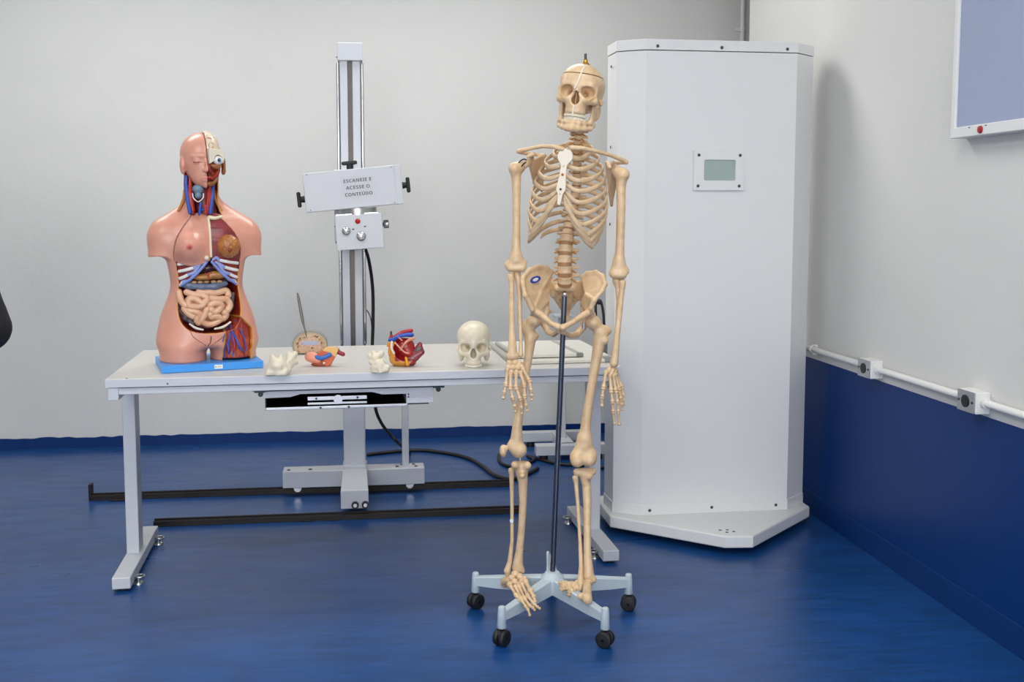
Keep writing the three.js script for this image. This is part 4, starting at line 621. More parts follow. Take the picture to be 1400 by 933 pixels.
  toes([[[698, 802, 0.07], [706, 815, 0.14], [711, 821, 0.16], [715, 824, 0.17]], [[704, 801, 0.08], [713, 820, 0.16], [719, 830, 0.185], [722, 834, 0.195], [724.5, 842, 0.205]], [[709, 801, 0.08], [718, 820, 0.165], [724.5, 829, 0.19], [729, 831.5, 0.20], [731, 834.5, 0.205]], [[713, 798, 0.075], [722, 816, 0.16], [730, 826, 0.185], [735, 830.5, 0.195], [738, 832.5, 0.2]], Object.assign([[718, 795, 0.07], [726, 809, 0.14], [730, 817, 0.165], [731.5, 823, 0.175]], { big: true })]);
  bone('calcaneus', U(0.008, kc([803, 800, 0.09, 5.8], [802.5, 816, 0.165, 6.6]), ks(803, 820, 0.178, 6.6), ks(794, 816, 0.16, 4.6)), 0.0024);
  bone('tarsals', U(0.0015, ks(804, 796, 0.075, 7), ks(796, 800, 0.085, 5.8), ks(790, 798, 0.085, 5.2), ks(789, 804, 0.09, 5.2), ks(784, 800, 0.085, 4.6), ks(784, 806, 0.09, 4.6)), 0.002);
  toes([[[783, 798, 0.085], [773, 797, 0.08], [768, 797, 0.078], [764.5, 797.5, 0.076]], [[783, 800, 0.088], [774, 799, 0.084], [770, 800, 0.082], [767.5, 801, 0.08]], [[783, 803, 0.092], [773, 802, 0.088], [769, 803, 0.086], [766.5, 805, 0.085]], [[783, 805, 0.095], [775, 805, 0.094], [770.5, 806, 0.092], [768, 807.5, 0.09]], Object.assign([[785, 806, 0.1], [779, 810, 0.104], [778, 814, 0.106]], { big: true })]);
  part(S, 'hip_hook', [cyl(0.004, 0.004, 0.02, ...K(726, 430, 0.024), 1.2), cyl(0.005, 0.005, 0.02, ...K(798, 446, 0.01))], M.steel);
}

// ---------------------------------------------------------------- rolling pole stand under the skeleton
{
  const S = thing('pole_stand', 'pale grey five-armed rolling stand with steel pole under the skeleton', 'stand', skelAt, -YAW);
  const grey = phys(0xb3c0c6, 0.42, { clearcoat: 0.1 });
  const R = 0.272, n = 5;
  part(S, 'hub', xf(lathe([[0, 0.162], [0.018, 0.162], [0.024, 0.158], [0.028, 0.150], [0.038, 0.146], [0.040, 0.134], [0.040, 0.095], [0.03, 0.088], [0, 0.088]], 32), 0, 0, 0), grey);
  for (let i = 0; i < n; i++) {
    const a = Math.PI / 2 - Math.PI / 5 + i * 2 * Math.PI / n + 0.03, dx = Math.cos(a), dz = Math.sin(a);
    const P = (r, y, w) => [[dx * r - dz * w, y, dz * r + dx * w], [dx * r + dz * w, y, dz * r - dx * w]];
    const sec = [[0.02, 0.092, 0.146, 0.020, 0.014], [0.10, 0.088, 0.136, 0.017, 0.012], [0.20, 0.083, 0.122, 0.014, 0.0095], [R, 0.082, 0.112, 0.011, 0.008]];
    const pos = [], idx = []; sec.forEach(([r, y0, y1, w0, w1]) => pos.push(...P(r, y0, w0), ...P(r, y1 - 0.004, w0 * 0.92 + w1 * 0.08), ...P(r, y1, w1)));
    const ring = [0, 2, 4, 5, 3, 1]; for (let k = 0; k < sec.length - 1; k++) for (let j = 0; j < 6; j++) { const p = k * 6 + ring[j], q = k * 6 + ring[(j + 1) % 6]; idx.push(p, p + 6, q, q, p + 6, q + 6); }
    const g = new THREE.BufferGeometry(); g.setAttribute('position', new THREE.BufferAttribute(new Float32Array(pos.flat()), 3)); g.setIndex(idx); const ng = g.toNonIndexed(); ng.computeVertexNormals();
    const arm = part(S, 'arm', ng, grey);
    part(arm, 'arm_end', xf(lathe([[0, 0.126], [0.008, 0.126], [0.0115, 0.122], [0.013, 0.10], [0.015, 0.058], [0, 0.058]], 20), dx * R, 0, dz * R), grey);
    const sw_ = [0.5, 2.2, -0.7, 1.4, 0.2][i], cst = part(S, 'castor', [...[-1, 1].map(s => xf(lathe([[0.004, -0.009], [0.020, -0.009], [0.0255, -0.006], [0.0262, 0], [0.0255, 0.006], [0.021, 0.009], [0.004, 0.0095]], 28), dx * R, 0.0262, dz * R, Math.PI / 2, 0, sw_).translate(Math.sin(sw_) * s * 0.0115, 0, -Math.cos(sw_) * s * 0.0115 * 1)), xf(new THREE.SphereGeometry(0.017, 16, 12), dx * R, 0.036, dz * R, 0, 0, 0, [1.15, 1, 1.15])], M.rubber);
    part(cst, 'castor_stem', cyl(0.006, 0.006, 0.024, dx * R, 0.054, dz * R), M.black);
  }
  const top = K(772, 401, 0.0), bot = [0, 0.14, 0];
  const pole = part(S, 'pole', tube([bot, [(top[0]) / 2, (top[1] + 0.14) / 2, 0], top], 0.0088, { n: 18, seg: 3 }), std(0x5c6470, 0.25, 0.9), 'dark steel pole');
  part(S, 'pole_tip', xf(new THREE.SphereGeometry(0.0085, 16, 12), ...K(772.2, 403, 0.004)), M.chrome);
  part(S, 'lock_lever', tube([[-0.014, 0.145, -0.012], [-0.0145, 0.18, -0.012], [-0.0145, 0.222, -0.010]], [0.0052, 0.0048, 0.0054], { n: 10 }), grey);
}
// ---------------------------------------------------------------- anatomical torso on its blue board
{
  const S = thing('torso_model', 'pink anatomical torso model with open belly on a blue board', 'anatomical model', [-0.602, TH + 0.001, -3.98], 15.5 * Math.PI / 180);
  const BH = 0.026, s = 0.002706;
  const T = (px, py, z = 0) => [((px - 287) * s - z * 0.12) / 0.993, (493 - py) * s + BH, z];
  const hx = -0.004;                                            // head sits a little off the body axis
  const interp = tab => { const n = tab[0].length - 1; return y => { const o = []; let i = 0; while (i < tab.length - 2 && y > tab[i + 1][0]) i++; const a = tab[Math.max(0, i - 1)], b = tab[i], c = tab[i + 1], d = tab[Math.min(tab.length - 1, i + 2)]; let t = (y - b[0]) / (c[0] - b[0]); t = t < 0 ? 0 : t > 1 ? 1 : t; for (let k = 1; k <= n; k++) { const m0 = (c[k] - a[k]) / (c[0] - a[0]) * (c[0] - b[0]), m1 = (d[k] - b[k]) / (d[0] - b[0]) * (c[0] - b[0]), t2 = t * t, t3 = t2 * t; o.push((2 * t3 - 3 * t2 + 1) * b[k] + (t3 - 2 * t2 + t) * m0 + (-2 * t3 + 3 * t2) * c[k] + (t3 - t2) * m1); } return o; }; };
  // y: half width, half depth, centre z
  const prof = interp([[0.02, 0.172, 0.095, 0.0], [0.08, 0.178, 0.104, 0.0], [0.14, 0.177, 0.108, -0.002], [0.20, 0.163, 0.102, 0.0], [0.27, 0.136, 0.088, 0.004], [0.31, 0.129, 0.084, 0.006], [0.37, 0.136, 0.090, 0.006], [0.44, 0.150, 0.096, 0.0], [0.50, 0.150, 0.088, -0.008], [0.545, 0.122, 0.072, -0.014], [0.575, 0.078, 0.056, -0.016], [0.60, 0.058, 0.050, -0.012], [0.65, 0.052, 0.052, -0.004], [0.72, 0.053, 0.056, -0.002]]);
  const profN = 560, PR = new Float32Array((profN + 1) * 3); for (let i = 0; i <= profN; i++) { const v = prof(i * 0.0014 - 0.01 + BH * 0); PR.set(v, 3 * i); }
  const loftAt = (x, y, z) => { let i = Math.round((y + 0.01) / 0.0014); i = i < 0 ? 0 : i > profN ? profN : i; const w = PR[3 * i], d = PR[3 * i + 1], c = PR[3 * i + 2]; const a = Math.abs(x) / w, b = Math.abs(z - c) / d; return (Math.pow(Math.pow(a, 2.25) + Math.pow(b, 2.25), 1 / 2.25) - 1) * Math.min(w, d); };
  const arm = q => withB((x, y, z) => Math.max(A1(q > 0 ? x : -x, y, z), 0.395 + BH * 0.6 - y + 0.12 * ((q > 0 ? x : -x) - 0.18) * -1), [-0.3, 0.3, -0.1, 0.3, 0.6, 0.1]);
  const A1 = U(0.02, cap([0.045, 0.585, -0.016], [0.14, 0.515, -0.014], 0.030, 0.040), cap([0.140, 0.486, -0.010], [0.146, 0.477, -0.008], 0.056, 0.055), cap([0.146, 0.482, -0.008], [0.161, 0.36, 0.0], 0.054, 0.045));
  const armR = arm(1), armL = arm(-1), thigh = q => withB((x, y, z) => smax((Math.hypot((x - q * 0.0905) / (0.0835 + 0.02 * Math.max(0, y - 0.05)), z / (0.100 + 0.03 * y)) - 1) * 0.086, y * 0.8 - 0.10, 0.06), [-0.2, 0, -0.11, 0.2, 0.2, 0.11]), thighL = thigh(-1), thighR = thigh(1);
  const loft = withB((x, y, z) => smax(Math.max(loftAt(x, y, z), y - 0.70), BH + 0.050 - y, 0.03), [-0.2, 0.05, -0.12, 0.2, 0.71, 0.13]);
  const outer = withB((x, y, z) => Math.max(smin(smin(smin(loft(x, y, z), Math.min(thighL(x, y, z), thighR(x, y, z)), 0.03), armL(x, y, z), 0.03), armR(x, y, z), 0.03), BH - y), [-0.235, BH - 0.002, -0.13, 0.235, 0.71, 0.14]);
  // outline of the opened front: half width by height
  const open = interp([[0.128, 0.004], [0.140, 0.062], [0.160, 0.092], [0.20, 0.112], [0.26, 0.118], [0.32, 0.115], [0.38, 0.118], [0.43, 0.122], [0.48, 0.110], [0.525, 0.082], [0.555, 0.058], [0.60, 0.046], [0.66, 0.047], [0.72, 0.05]]);
  const ox = y => 0.0;
  const opening = (x, y, z) => { const h = open(y)[0] - (y < 0.56 ? 0.42 * Math.max(0, 0.085 - z) : 0.1 * Math.max(0, 0.05 - z)); return Math.max(Math.abs(x - ox(y)) - h, (0.132 - y) * 0.9, -0.012 - z); };
  const SKIN = lin('#d99a83'), SKIN2 = lin('#cc8871'), RED = lin('#8e2a1c'), REDD = lin('#6a1712'), FAT = lin('#cf8e35'), INK = lin('#4a2015');
  const skin = (x, y, z) => mixc(SKIN, SKIN2, 0.5 * vnoise(x * 25, y * 25, z * 25));
  const Mp = phys(0xffffff, 0.34, { vertexColors: true, clearcoat: 0.25, clearcoatRoughness: 0.3 });
  // exposed thigh muscles on the viewer's right
  const thighWin = (x, y) => Math.max(Math.abs(x - 0.098 - 0.010 * (y - 0.09) / 0.1) - 0.050, y - 0.185 + 0.0 * x, Math.abs(x - 0.085) - 0.065 + Math.max(0, y - 0.14) * 0.9);
  const bodyF = withB((x, y, z) => { let d = outer(x, y, z); d = smax(d, -opening(x, y, z), 0.003); const w = thighWin(x, y); if (z > 0) d = smax(d, -Math.max(w, -(d + 0.008), -z), 0.003); return d; }, outer.b);
  part(S, 'body', solid(bodyF, 0.0034, (x, y, z, nx, ny, nz) => {
    if (y < BH + 0.004) return SKIN2;
    const o = opening(x, y, z), surf = outer(x, y, z);
    if (z > 0.01 && thighWin(x, y) < -0.002 && surf < -0.003) return mixc(RED, lin('#b0492c'), vnoise(x * 160, y * 14, 3) > 0.55 ? 1 : 0);
    if (z > 0.01 && Math.abs(thighWin(x, y)) < 0.005 && x > 0.03) return FAT;
    if (surf < -0.010 && z > -0.02) return y > 0.57 ? lin('#7a2418') : mixc(RED, REDD, vnoise(x * 60, y * 60, z * 60));
    if (surf < -0.0045 && z > -0.02) return RED;
    if (z > -0.012 && o < 0.0042 && surf > -0.0046) return y > 0.36 && y < 0.56 ? (o < 0.0018 ? INK : lin('#b5613a')) : FAT;
    return skin(x, y, z);
  }), Mp);
  part(S, 'base_board', rbox(-0.178, 0.178, 0, BH, -0.14, 0.14, 0.0015), phys(0x3f95e4, 0.35), 'bright blue base board');
  { const cv = document.createElement('canvas'); cv.width = 128; cv.height = 64; const g = cv.getContext('2d'); g.fillStyle = '#ece9e2'; g.fillRect(0, 0, 128, 64); g.fillStyle = '#8a8a86'; g.fillRect(12, 20, 16, 26); g.fillRect(38, 22, 74, 6); g.fillRect(38, 36, 74, 6); const t = new THREE.CanvasTexture(cv); t.colorSpace = THREE.SRGBColorSpace;
    part(S, 'label_plate', xf(new THREE.PlaneGeometry(0.029, 0.014), 0.018, 0.0135, 0.1406), new THREE.MeshStandardMaterial({ map: t, roughness: 0.5 }), 'small white maker label'); }
  // chest plates
  const plate = (side, inset) => withB((x, y, z) => { const d = loftAt(x, y, z) + inset, h = open(y)[0] - 0.001, low = side < 0 ? 0.395 - 0.016 * Math.cos((x + 0.055) * 26) - 0.10 * Math.max(0, x + 0.02) * -1 : 0.405 - 0.10 * Math.min(0.08, Math.max(0, x)); return Math.max(smax(d, Math.abs(x) - h, 0.004), low - y, y - 0.575 + 0.25 * Math.abs(x), side < 0 ? x - 0.004 : 0.006 - x, -0.005 - z); }, [-0.13, 0.35, -0.01, 0.13, 0.60, 0.12]);
  const nip = T(258, 337, 0.142);
  const breast = U(0.03, ell([-0.066, 0.448, 0.074], [0.052, 0.056, 0.062]), ell([-0.066, 0.50, 0.060], [0.04, 0.06, 0.03]));
  const pL = plate(-1, 0), bF = both(U(0.03, pL, breast), withB((x, y, z) => Math.max(x - 0.004, -0.005 - z, Math.abs(x) - open(y)[0] + 0.001), pL.b));
  bF.b = [-0.13, 0.35, -0.01, 0.02, 0.60, 0.15];
  const np = [-0.072, 0.447, 0.136];
  part(S, 'breast_plate', solid(U(0.004, bF, ball([np[0], np[1], np[2] - 0.001], 0.005)), 0.003, (x, y, z) => { const d = Math.hypot(x - np[0], y - np[1]); const e = Math.min(open(y)[0] - 0.001 - Math.abs(x), 0.02); return d < 0.0052 ? lin('#b04a44') : d < 0.013 ? mixc(lin('#c96a60'), skin(x, y, z), Math.max(0, (d - 0.010) / 0.003)) : e < 0.0012 ? INK : skin(x, y, z); }), Mp, 'skin-covered chest half with breast');
  const pR = plate(1, 0.002);
  part(S, 'chest_muscle', solid(pR, 0.003, (x, y, z) => mixc(lin('#8f2f33'), lin('#6c1c22'), vnoise(x * 30 - y * 60, y * 20 + x * 30, 2))), Mp, 'dark red chest muscle half');
  part(S, 'mammary_gland', solid(withB((x, y, z) => ell([0.070, 0.446, 0.082], [0.042, 0.043, 0.040])(x, y, z) + 0.0012 * Math.sin(x * 420 + 5 * vnoise(x * 70, y * 70, 0)) * Math.sin(y * 380 + 6 * vnoise(y * 60, x * 60, 4)), [0.02, 0.39, 0.03, 0.12, 0.50, 0.13]), 0.0025, (x, y, z) => mixc(lin('#c07d3c'), lin('#93521f'), vnoise(x * 170, y * 170, z * 170))), Mp, 'golden brown gland tissue');
  part(S, 'gland_nipple', xf(new THREE.SphereGeometry(0.008, 12, 10), ...T(318, 342, 0.118)), std(0x8a3a28, 0.5));
  const st = (py, w) => { const y = (493 - py) * s + BH, z = prof(y)[1] + prof(y)[2] + 0.003; return [0.006 + w, y, z]; };
  part(S, 'breastbone', [tube([st(351, 0), st(330, 0), st(310, 0.0), st(301, -0.001), st(298, 0.004)], [0.0048, 0.0042, 0.0048, 0.007], { n: 10 }), tube([st(299, 0.002), [0.03, 0.548, 0.058], [0.052, 0.553, 0.044], [0.066, 0.551, 0.033]], [0.008, 0.0065, 0.005], { n: 10 })], phys(0xe3d6b4, 0.4), 'cream breastbone and collarbone');
  part(S, 'xiphoid', xf(new THREE.SphereGeometry(0.0085, 16, 12), ...T(288, 352.5, 0.105)), phys(0xe3d9bd, 0.4));
  // costal arches
  const redWall = side => withB((x, y, z) => { const d = loftAt(x, y, z) + 0.004, xx = side * x, h = open(y)[0] - 0.001 - 0.42 * Math.max(0, 0.075 - z), top = side < 0 ? 0.402 : 0.418, arc = 0.372 - Math.pow(Math.max(0, xx - 0.004) / 0.11, 1.25) * 0.082; return Math.max(d, -(d + 0.008), Math.abs(x) - h, y - top, arc - y, 0.012 - xx, -z); }, [side < 0 ? -0.13 : 0.0, 0.27, 0, side < 0 ? 0 : 0.13, 0.43, 0.12]);
  const surfP = (x, y, off = 0) => { const [w, d, c] = prof(y); const a = Math.min(0.999, Math.abs(x) / w); return [x, y, c + d * Math.pow(1 - Math.pow(a, 2.25), 1 / 2.25) + off]; };
  for (const sd of [-1, 1]) {
    part(S, 'intercostal_muscle', solid(redWall(sd), 0.0026, (x, y, z) => mixc(RED, REDD, vnoise(x * 90, y * 40, 1))), Mp);
    for (let i = 0; i < 4; i++) {
      const y0 = 0.395 - i * 0.026, x1 = 0.106 - i * 0.002, xm = 0.035 + i * 0.019, yo = 0.024 - 0.004 * i;
      part(S, 'rib', tube([surfP(sd * x1, y0 - 0.012, -0.004), surfP(sd * (x1 + xm) / 2, y0 - 0.006, -0.004), surfP(sd * xm, y0 + 0.002, -0.004)], 0.0062, { n: 8, flat: 0.6, up: [0, 1, 0] }), phys(0xe2dfdc, 0.4));
      part(S, 'rib_cartilage', tube([surfP(sd * xm, y0 + 0.002, -0.003), surfP(sd * xm * 0.72, y0 + 0.011, -0.003), surfP(sd * (0.012 + 0.010 * i), 0.398 - 0.008 * i, -0.003)], [0.0062, 0.0058, 0.005], { n: 8, flat: 0.6, up: [0, 1, 0] }), phys(0x8f9cd0, 0.4));
    }
    part(S, 'costal_margin', tube([[0.008, 0.392], [0.026, 0.370], [0.048, 0.345], [0.072, 0.325], [0.098, 0.306]].map(([x, y]) => surfP(sd * x, y, -0.001)), [0.005, 0.0055, 0.0045], { n: 8 }), phys(0x7f90cc, 0.4));
  }
  // organs
  const zf = 0.062;
  part(S, 'liver', solid(U(0.02, ell(T(290, 367, zf - 0.02), [0.046, 0.026, 0.04]), ell(T(272, 372, zf - 0.025), [0.035, 0.018, 0.03])), 0.0032), phys(0x37171f, 0.25), 'dark maroon liver');
  part(S, 'stomach', solid(U(0.012, ell(T(282, 379, zf + 0.004), [0.036, 0.0125, 0.026]), ell(T(300, 376, zf + 0.002), [0.034, 0.0165, 0.028])), 0.0028, (x, y, z) => mixc(lin('#c08f4e'), lin('#95602c'), vnoise(x * 80, y * 120, z * 60))), Mp, 'ochre stomach');
  part(S, 'stomach_vessel', [tube([T(289, 374, zf + 0.032), T(290, 378, zf + 0.032), T(291, 382, zf + 0.031)], 0.0018, { n: 6 }), tube([T(285, 373, zf + 0.031), T(290, 374.5, zf + 0.033), T(294, 373, zf + 0.032)], 0.0016, { n: 6 })], std(0xb5201c, 0.4));
  for (const x of [271, 279, 287, 296, 304]) part(S, 'stomach_fold', xf(new THREE.SphereGeometry(0.011, 12, 10), ...T(x, 385.5, zf + 0.008), 0, 0, 0, [1, 0.55, 1]), phys(0xb98f68, 0.4));
  part(S, 'transverse_colon', solid(chain(0.012, [[...T(252, 387, zf - 0.018), 0.011], [...T(264, 390, zf + 0.002), 0.0125], [...T(281, 392.5, zf + 0.012), 0.0125], [...T(298, 392, zf + 0.012), 0.0125], [...T(311, 388, zf + 0.0), 0.0115]]), 0.0028), phys(0x5f6b80, 0.3), 'blue-grey transverse colon');
  const ab = [[[300, 330], [306, 365], [318, 400], [345, 430]], [[345, 335], [395, 352], [450, 358], [478, 385], [445, 408], [400, 378], [362, 385], [365, 425], [420, 432], [458, 415]], [[420, 338], [480, 343], [540, 345], [600, 335], [615, 370]], [[500, 378], [548, 388], [600, 392], [622, 430], [604, 468]], [[492, 424], [528, 410], [566, 424], [556, 452], [524, 470], [498, 450]], [[476, 446], [458, 492], [438, 524], [478, 552], [524, 545], [560, 524]], [[582, 470], [596, 496], [572, 520], [540, 500], [505, 502], [492, 480]], [[352, 455], [396, 462], [428, 482], [408, 520], [425, 545]], [[330, 440], [356, 474], [392, 500]]];
  const loop = q => { const px = 190 + q[0] / 4.91, py = 330 + q[1] / 4.91; const r = Math.hypot((px - 285) / 36, (py - 420) / 28); return [...T(px, py, zf + 0.030 - 0.022 * r * r), 0.0118]; };
  part(S, 'intestine_mass', solid(ell(T(285, 420, zf - 0.005), [0.088, 0.062, 0.034]), 0.0035), phys(0xb47a5e, 0.4));
  for (const l of ab) { const c = new THREE.CatmullRomCurve3(l.map(q => new THREE.Vector3(...loop(q))), false, 'catmullrom', 0.5).getPoints(l.length * 5); part(S, 'intestine_loop', tint(tube(c.map(v => [v.x, v.y, v.z]), 0.0122, { seg: 1, n: 12 }), (x, y, z) => mixc(lin('#e6bb98'), lin('#d39c78'), vnoise(x * 70, y * 70, z * 70))), Mp); }
  part(S, 'ascending_colon', solid(withB((x, y, z) => chain(0.01, [[...T(247, 405, zf - 0.02), 0.0105], [...T(249, 420, zf - 0.012), 0.011], [...T(259, 433, zf - 0.002), 0.011], [...T(269, 441, zf + 0.004), 0.010]])(x, y, z) + 0.0012 * Math.sin(y * 300 + x * 200), [-0.13, 0.14, 0, 0, 0.30, 0.09]), 0.003), phys(0x4a3d3c, 0.35), 'dark grey-brown ascending colon');
  part(S, 'descending_colon', solid(chain(0.01, [[...T(321, 404, zf - 0.02), 0.010], [...T(318, 420, zf - 0.008), 0.0105], [...T(311, 434, zf), 0.0105]]), 0.003), phys(0x584a48, 0.35), 'dark descending colon');
  part(S, 'pubic_rim', [tube([T(264, 440.5, 0.098), T(272, 446, 0.104), T(281, 448.5, 0.108)], [0.0035, 0.005, 0.0035], { n: 8 }), tube([T(296, 448, 0.108), T(307, 446, 0.104), T(317, 440, 0.098)], [0.0035, 0.005, 0.0035], { n: 8 })], phys(0xdad2c4, 0.4));
  // seams on the belly below the opening and thigh vessels
  const ink = std(0x3b1c14, 0.6), onBody = (px, py, off = 0.0) => { let a = T(px, py, 0.09); let z = 0.16; for (let i = 0; i < 40; i++) { a = T(px, py, z); const d = bodyF(a[0], a[1], a[2]); if (d < 0.0006) break; z -= d * 0.8; } a = T(px, py, z + off); return a; };
  part(S, 'seam_line', tube([[291, 450], [291, 458], [290, 466], [287, 471]].map(p => onBody(...p)), 0.0014, { n: 6 }), ink);
  part(S, 'seam_line', tube([[264, 449], [268, 457], [276, 464], [284, 470]].map(p => onBody(...p)), 0.0009, { n: 6 }), ink);
  part(S, 'seam_line', tube([[316, 449], [308, 458], [299, 465], [291, 471]].map(p => onBody(...p)), 0.0009, { n: 6 }), ink);
  const ves = (pts, r, c) => part(S, c ? 'artery' : 'vein', tube(pts.map(p => onBody(p[0], p[1], r * 1.0)), r, { n: 7, seg: 6 }), c ? phys(0xc42d20, 0.35) : phys(0x2c58b4, 0.35));
  ves([[318, 446], [316, 458], [313, 470], [314, 482], [311, 492]], 0.0034); ves([[318, 452], [324, 464], [328, 476], [327, 491]], 0.0034); ves([[323, 440], [330, 452], [335, 466], [337, 480]], 0.0022); ves([[315, 462], [309, 474], [308, 490]], 0.0022); ves([[326, 470], [333, 482], [334, 492]], 0.0024); ves([[313, 446], [309, 456], [306, 466]], 0.002); ves([[319, 459], [321, 472], [319, 486]], 0.0022);
  ves([[321, 446], [320, 458], [322, 470], [320, 482], [322, 492]], 0.0022, 1); ves([[326, 452], [331, 464], [332, 474]], 0.0018, 1); ves([[311, 470], [316, 480], [316, 491]], 0.0016, 1);
  // neck
  const N = (px, py, z) => T(px, py, z);
  const nk = (name, pts, r, m) => part(S, name, tube(pts.map(p => N(...p)), r, { n: 10, seg: 6 }), m);
  const mr = phys(0x8a2018, 0.35), mr2 = phys(0xa83a24, 0.35), mb = phys(0x2350b0, 0.35), mo = phys(0xb5722c, 0.4);
  part(S, 'neck_core', solid(U(0.01, cap(N(283, 246, 0.012), N(288, 293, 0.014), 0.032, 0.035)), 0.004), phys(0x6e1a16, 0.4));
  for (const q of [-1, 1]) { const X = (x, y) => 281 + q * x;
    nk('neck_muscle', [[X(17), 240, 0.005], [X(16), 258, 0.026], [X(14), 276, 0.042], [X(9), 294, 0.052]], [0.008, 0.012, 0.011, 0.008], mr);
    nk('neck_muscle', [[X(12), 258, 0.042], [X(12), 272, 0.046], [X(10), 290, 0.050]], [0.009, 0.012, 0.011], mr2);
    nk('neck_muscle', [[X(19), 262, 0.004], [X(21), 276, 0.014], [X(28), 290, 0.026]], [0.006, 0.007, 0.005], mo);
    nk('jugular_vein', [[X(17), 244, 0.028], [X(17), 258, 0.040], [X(15.5), 276, 0.053], [X(13), 293, 0.060]], [0.0052, 0.0062, 0.0068, 0.0068], mb);
    nk('carotid_artery', [[X(12), 248, 0.040], [X(12), 262, 0.050], [X(9), 290, 0.060]], 0.0048, phys(0xb3261c, 0.3));
  }
  part(S, 'larynx', solid(U(0.008, ell(N(279, 261, 0.054), [0.020, 0.017, 0.018]), ell(N(279, 270, 0.056), [0.013, 0.012, 0.015])), 0.0026), phys(0x6f8799, 0.35), 'blue-grey larynx');
  part(S, 'trachea_ring', tube([N(272, 267, 0.064), N(273, 273, 0.069), N(279, 278, 0.072), N(285, 273, 0.069), N(286, 267, 0.064)], 0.0025, { n: 7 }), phys(0xd9d2cc, 0.4));
  part(S, 'thyroid', solid(ell(N(280, 273, 0.052), [0.014, 0.009, 0.014]), 0.003), phys(0x5c2a22, 0.35));
  nk('vein', [[282, 280, 0.068], [281, 287, 0.068], [280, 295, 0.066]], 0.005, mb); nk('vein', [[290, 285, 0.064], [285, 289, 0.067], [279, 285, 0.067]], 0.0022, mb); nk('artery', [[288, 283, 0.066], [288, 294, 0.064]], 0.0045, phys(0xb83022, 0.35));

  // head
  const hy = 0.012, hrot = new THREE.Matrix4().compose(new THREE.Vector3(hx, hy, 0), new THREE.Quaternion().setFromEuler(new THREE.Euler(0, 0.07, 0)), new THREE.Vector3(1, 1, 1));
  const HB = [-0.09, 0.63, -0.12, 0.09, 0.86, 0.13];
  const skull0 = U(0.03, ell([0, 0.770, -0.012], [0.077, 0.080, 0.092]), ell([0, 0.722, 0.026], [0.062, 0.066, 0.058]), ell([0, 0.672, 0.042], [0.034, 0.026, 0.040]), cap([0, 0.70, -0.03], [0, 0.62, -0.02], 0.05, 0.046));
  const faceF = U(0.012, skull0, cap([0, 0.744, 0.084], [0, 0.712, 0.103], 0.006, 0.0085), ell([-0.010, 0.708, 0.096], [0.008, 0.006, 0.008]), cap([-0.014, 0.682, 0.084], [0.0, 0.6835, 0.090], 0.0038, 0.0045), cap([-0.012, 0.6745, 0.083], [0.0, 0.674, 0.088], 0.004, 0.005), cap([-0.044, 0.758, 0.066], [-0.010, 0.762, 0.083], 0.006, 0.006), ball([0, 0.657, 0.073], 0.013));
  const faceC = cut(0.008, faceF, ell([-0.031, 0.742, 0.092], [0.016, 0.009, 0.016]), cap([-0.026, 0.678, 0.089], [0.0, 0.6785, 0.099], 0.0016, 0.002));
  const lid = ell([-0.031, 0.741, 0.070], [0.0155, 0.0125, 0.014]);
  const ear = U(0.006, ell([-0.0745, 0.730, 0.012], [0.009, 0.030, 0.018]), ell([-0.072, 0.706, 0.016], [0.007, 0.011, 0.009]));
  const neckCut = (x, y, z) => Math.max(0.652 - y + 0.16 * Math.max(0, 0.03 - z) * -1, 0);
  const skinHalf = withB((x, y, z) => Math.max(smin(smin(faceC(x, y, z), lid(x, y, z), 0.004), ear(x, y, z), 0.006), x + 0.0, 0.643 - y, (z > -0.02 ? 1 : 0) * (0.705 - y - 1.1 * (z - 0.0) - 0.0)), HB);
  part(S, 'head_skin', solid(skinHalf, 0.0026, (x, y, z) => { const lip = Math.hypot((x + 0.006) / 0.017, (y - 0.679) / 0.0085); return x > -0.0022 ? lin('#b5604f') : Math.abs(y - 0.7365) < 0.0011 && z > 0.07 && x < -0.016 && x > -0.046 ? lin('#6f3f33') : lip < 1 && z > 0.07 ? mixc(lin('#c9705f'), skin(x, y, z), lip * lip) : skin(x, y, z); }).applyMatrix4(hrot), Mp, 'pink skin half of the face');
  const innerF = withB((x, y, z) => Math.max(skull0(x, y, z) + 0.008 + 0.0016 * Math.sin(55 * x + 160 * y) * (y < 0.75 ? 1 : 0.3), 0.004 - x, 0.648 - y, -(x + 0)), HB);
  part(S, 'head_open_half', solid(innerF, 0.0026, (x, y, z) => {
    if (x < 0.0075) return y > 0.775 ? lin('#8a4a30') : lin('#7c2118');
    if (y > 0.768) { const v = vnoise(x * 60, y * 60, z * 60), w = Math.abs(v - 0.5) < 0.035 ? 1 : 0; return mixc(lin('#e2cdb0'), lin('#b0483c'), w * 0.8); }
    if (y > 0.715) return mixc(lin('#9a5a2a'), lin('#7a2a18'), vnoise(x * 90, y * 90, z * 90));
    return mixc(lin('#8d261d'), lin('#a8672e'), vnoise(x * 80, y * 130, z * 60) > 0.6 ? 1 : 0);
  }).applyMatrix4(hrot), Mp, 'opened half of the head with muscles and brain cover');
  const hv = (x, y, z) => { const v = new THREE.Vector3(x, y, z).applyMatrix4(hrot); return [v.x, v.y, v.z]; };
  const brow = new THREE.Shape(); brow.moveTo(0.002, 0.785); brow.lineTo(0.056, 0.780); brow.lineTo(0.060, 0.765); brow.lineTo(0.052, 0.738); brow.lineTo(0.044, 0.735); brow.absarc(0.034, 0.750, 0.0165, -0.6, Math.PI + 0.35, false); brow.lineTo(0.010, 0.740); brow.lineTo(0.002, 0.735);
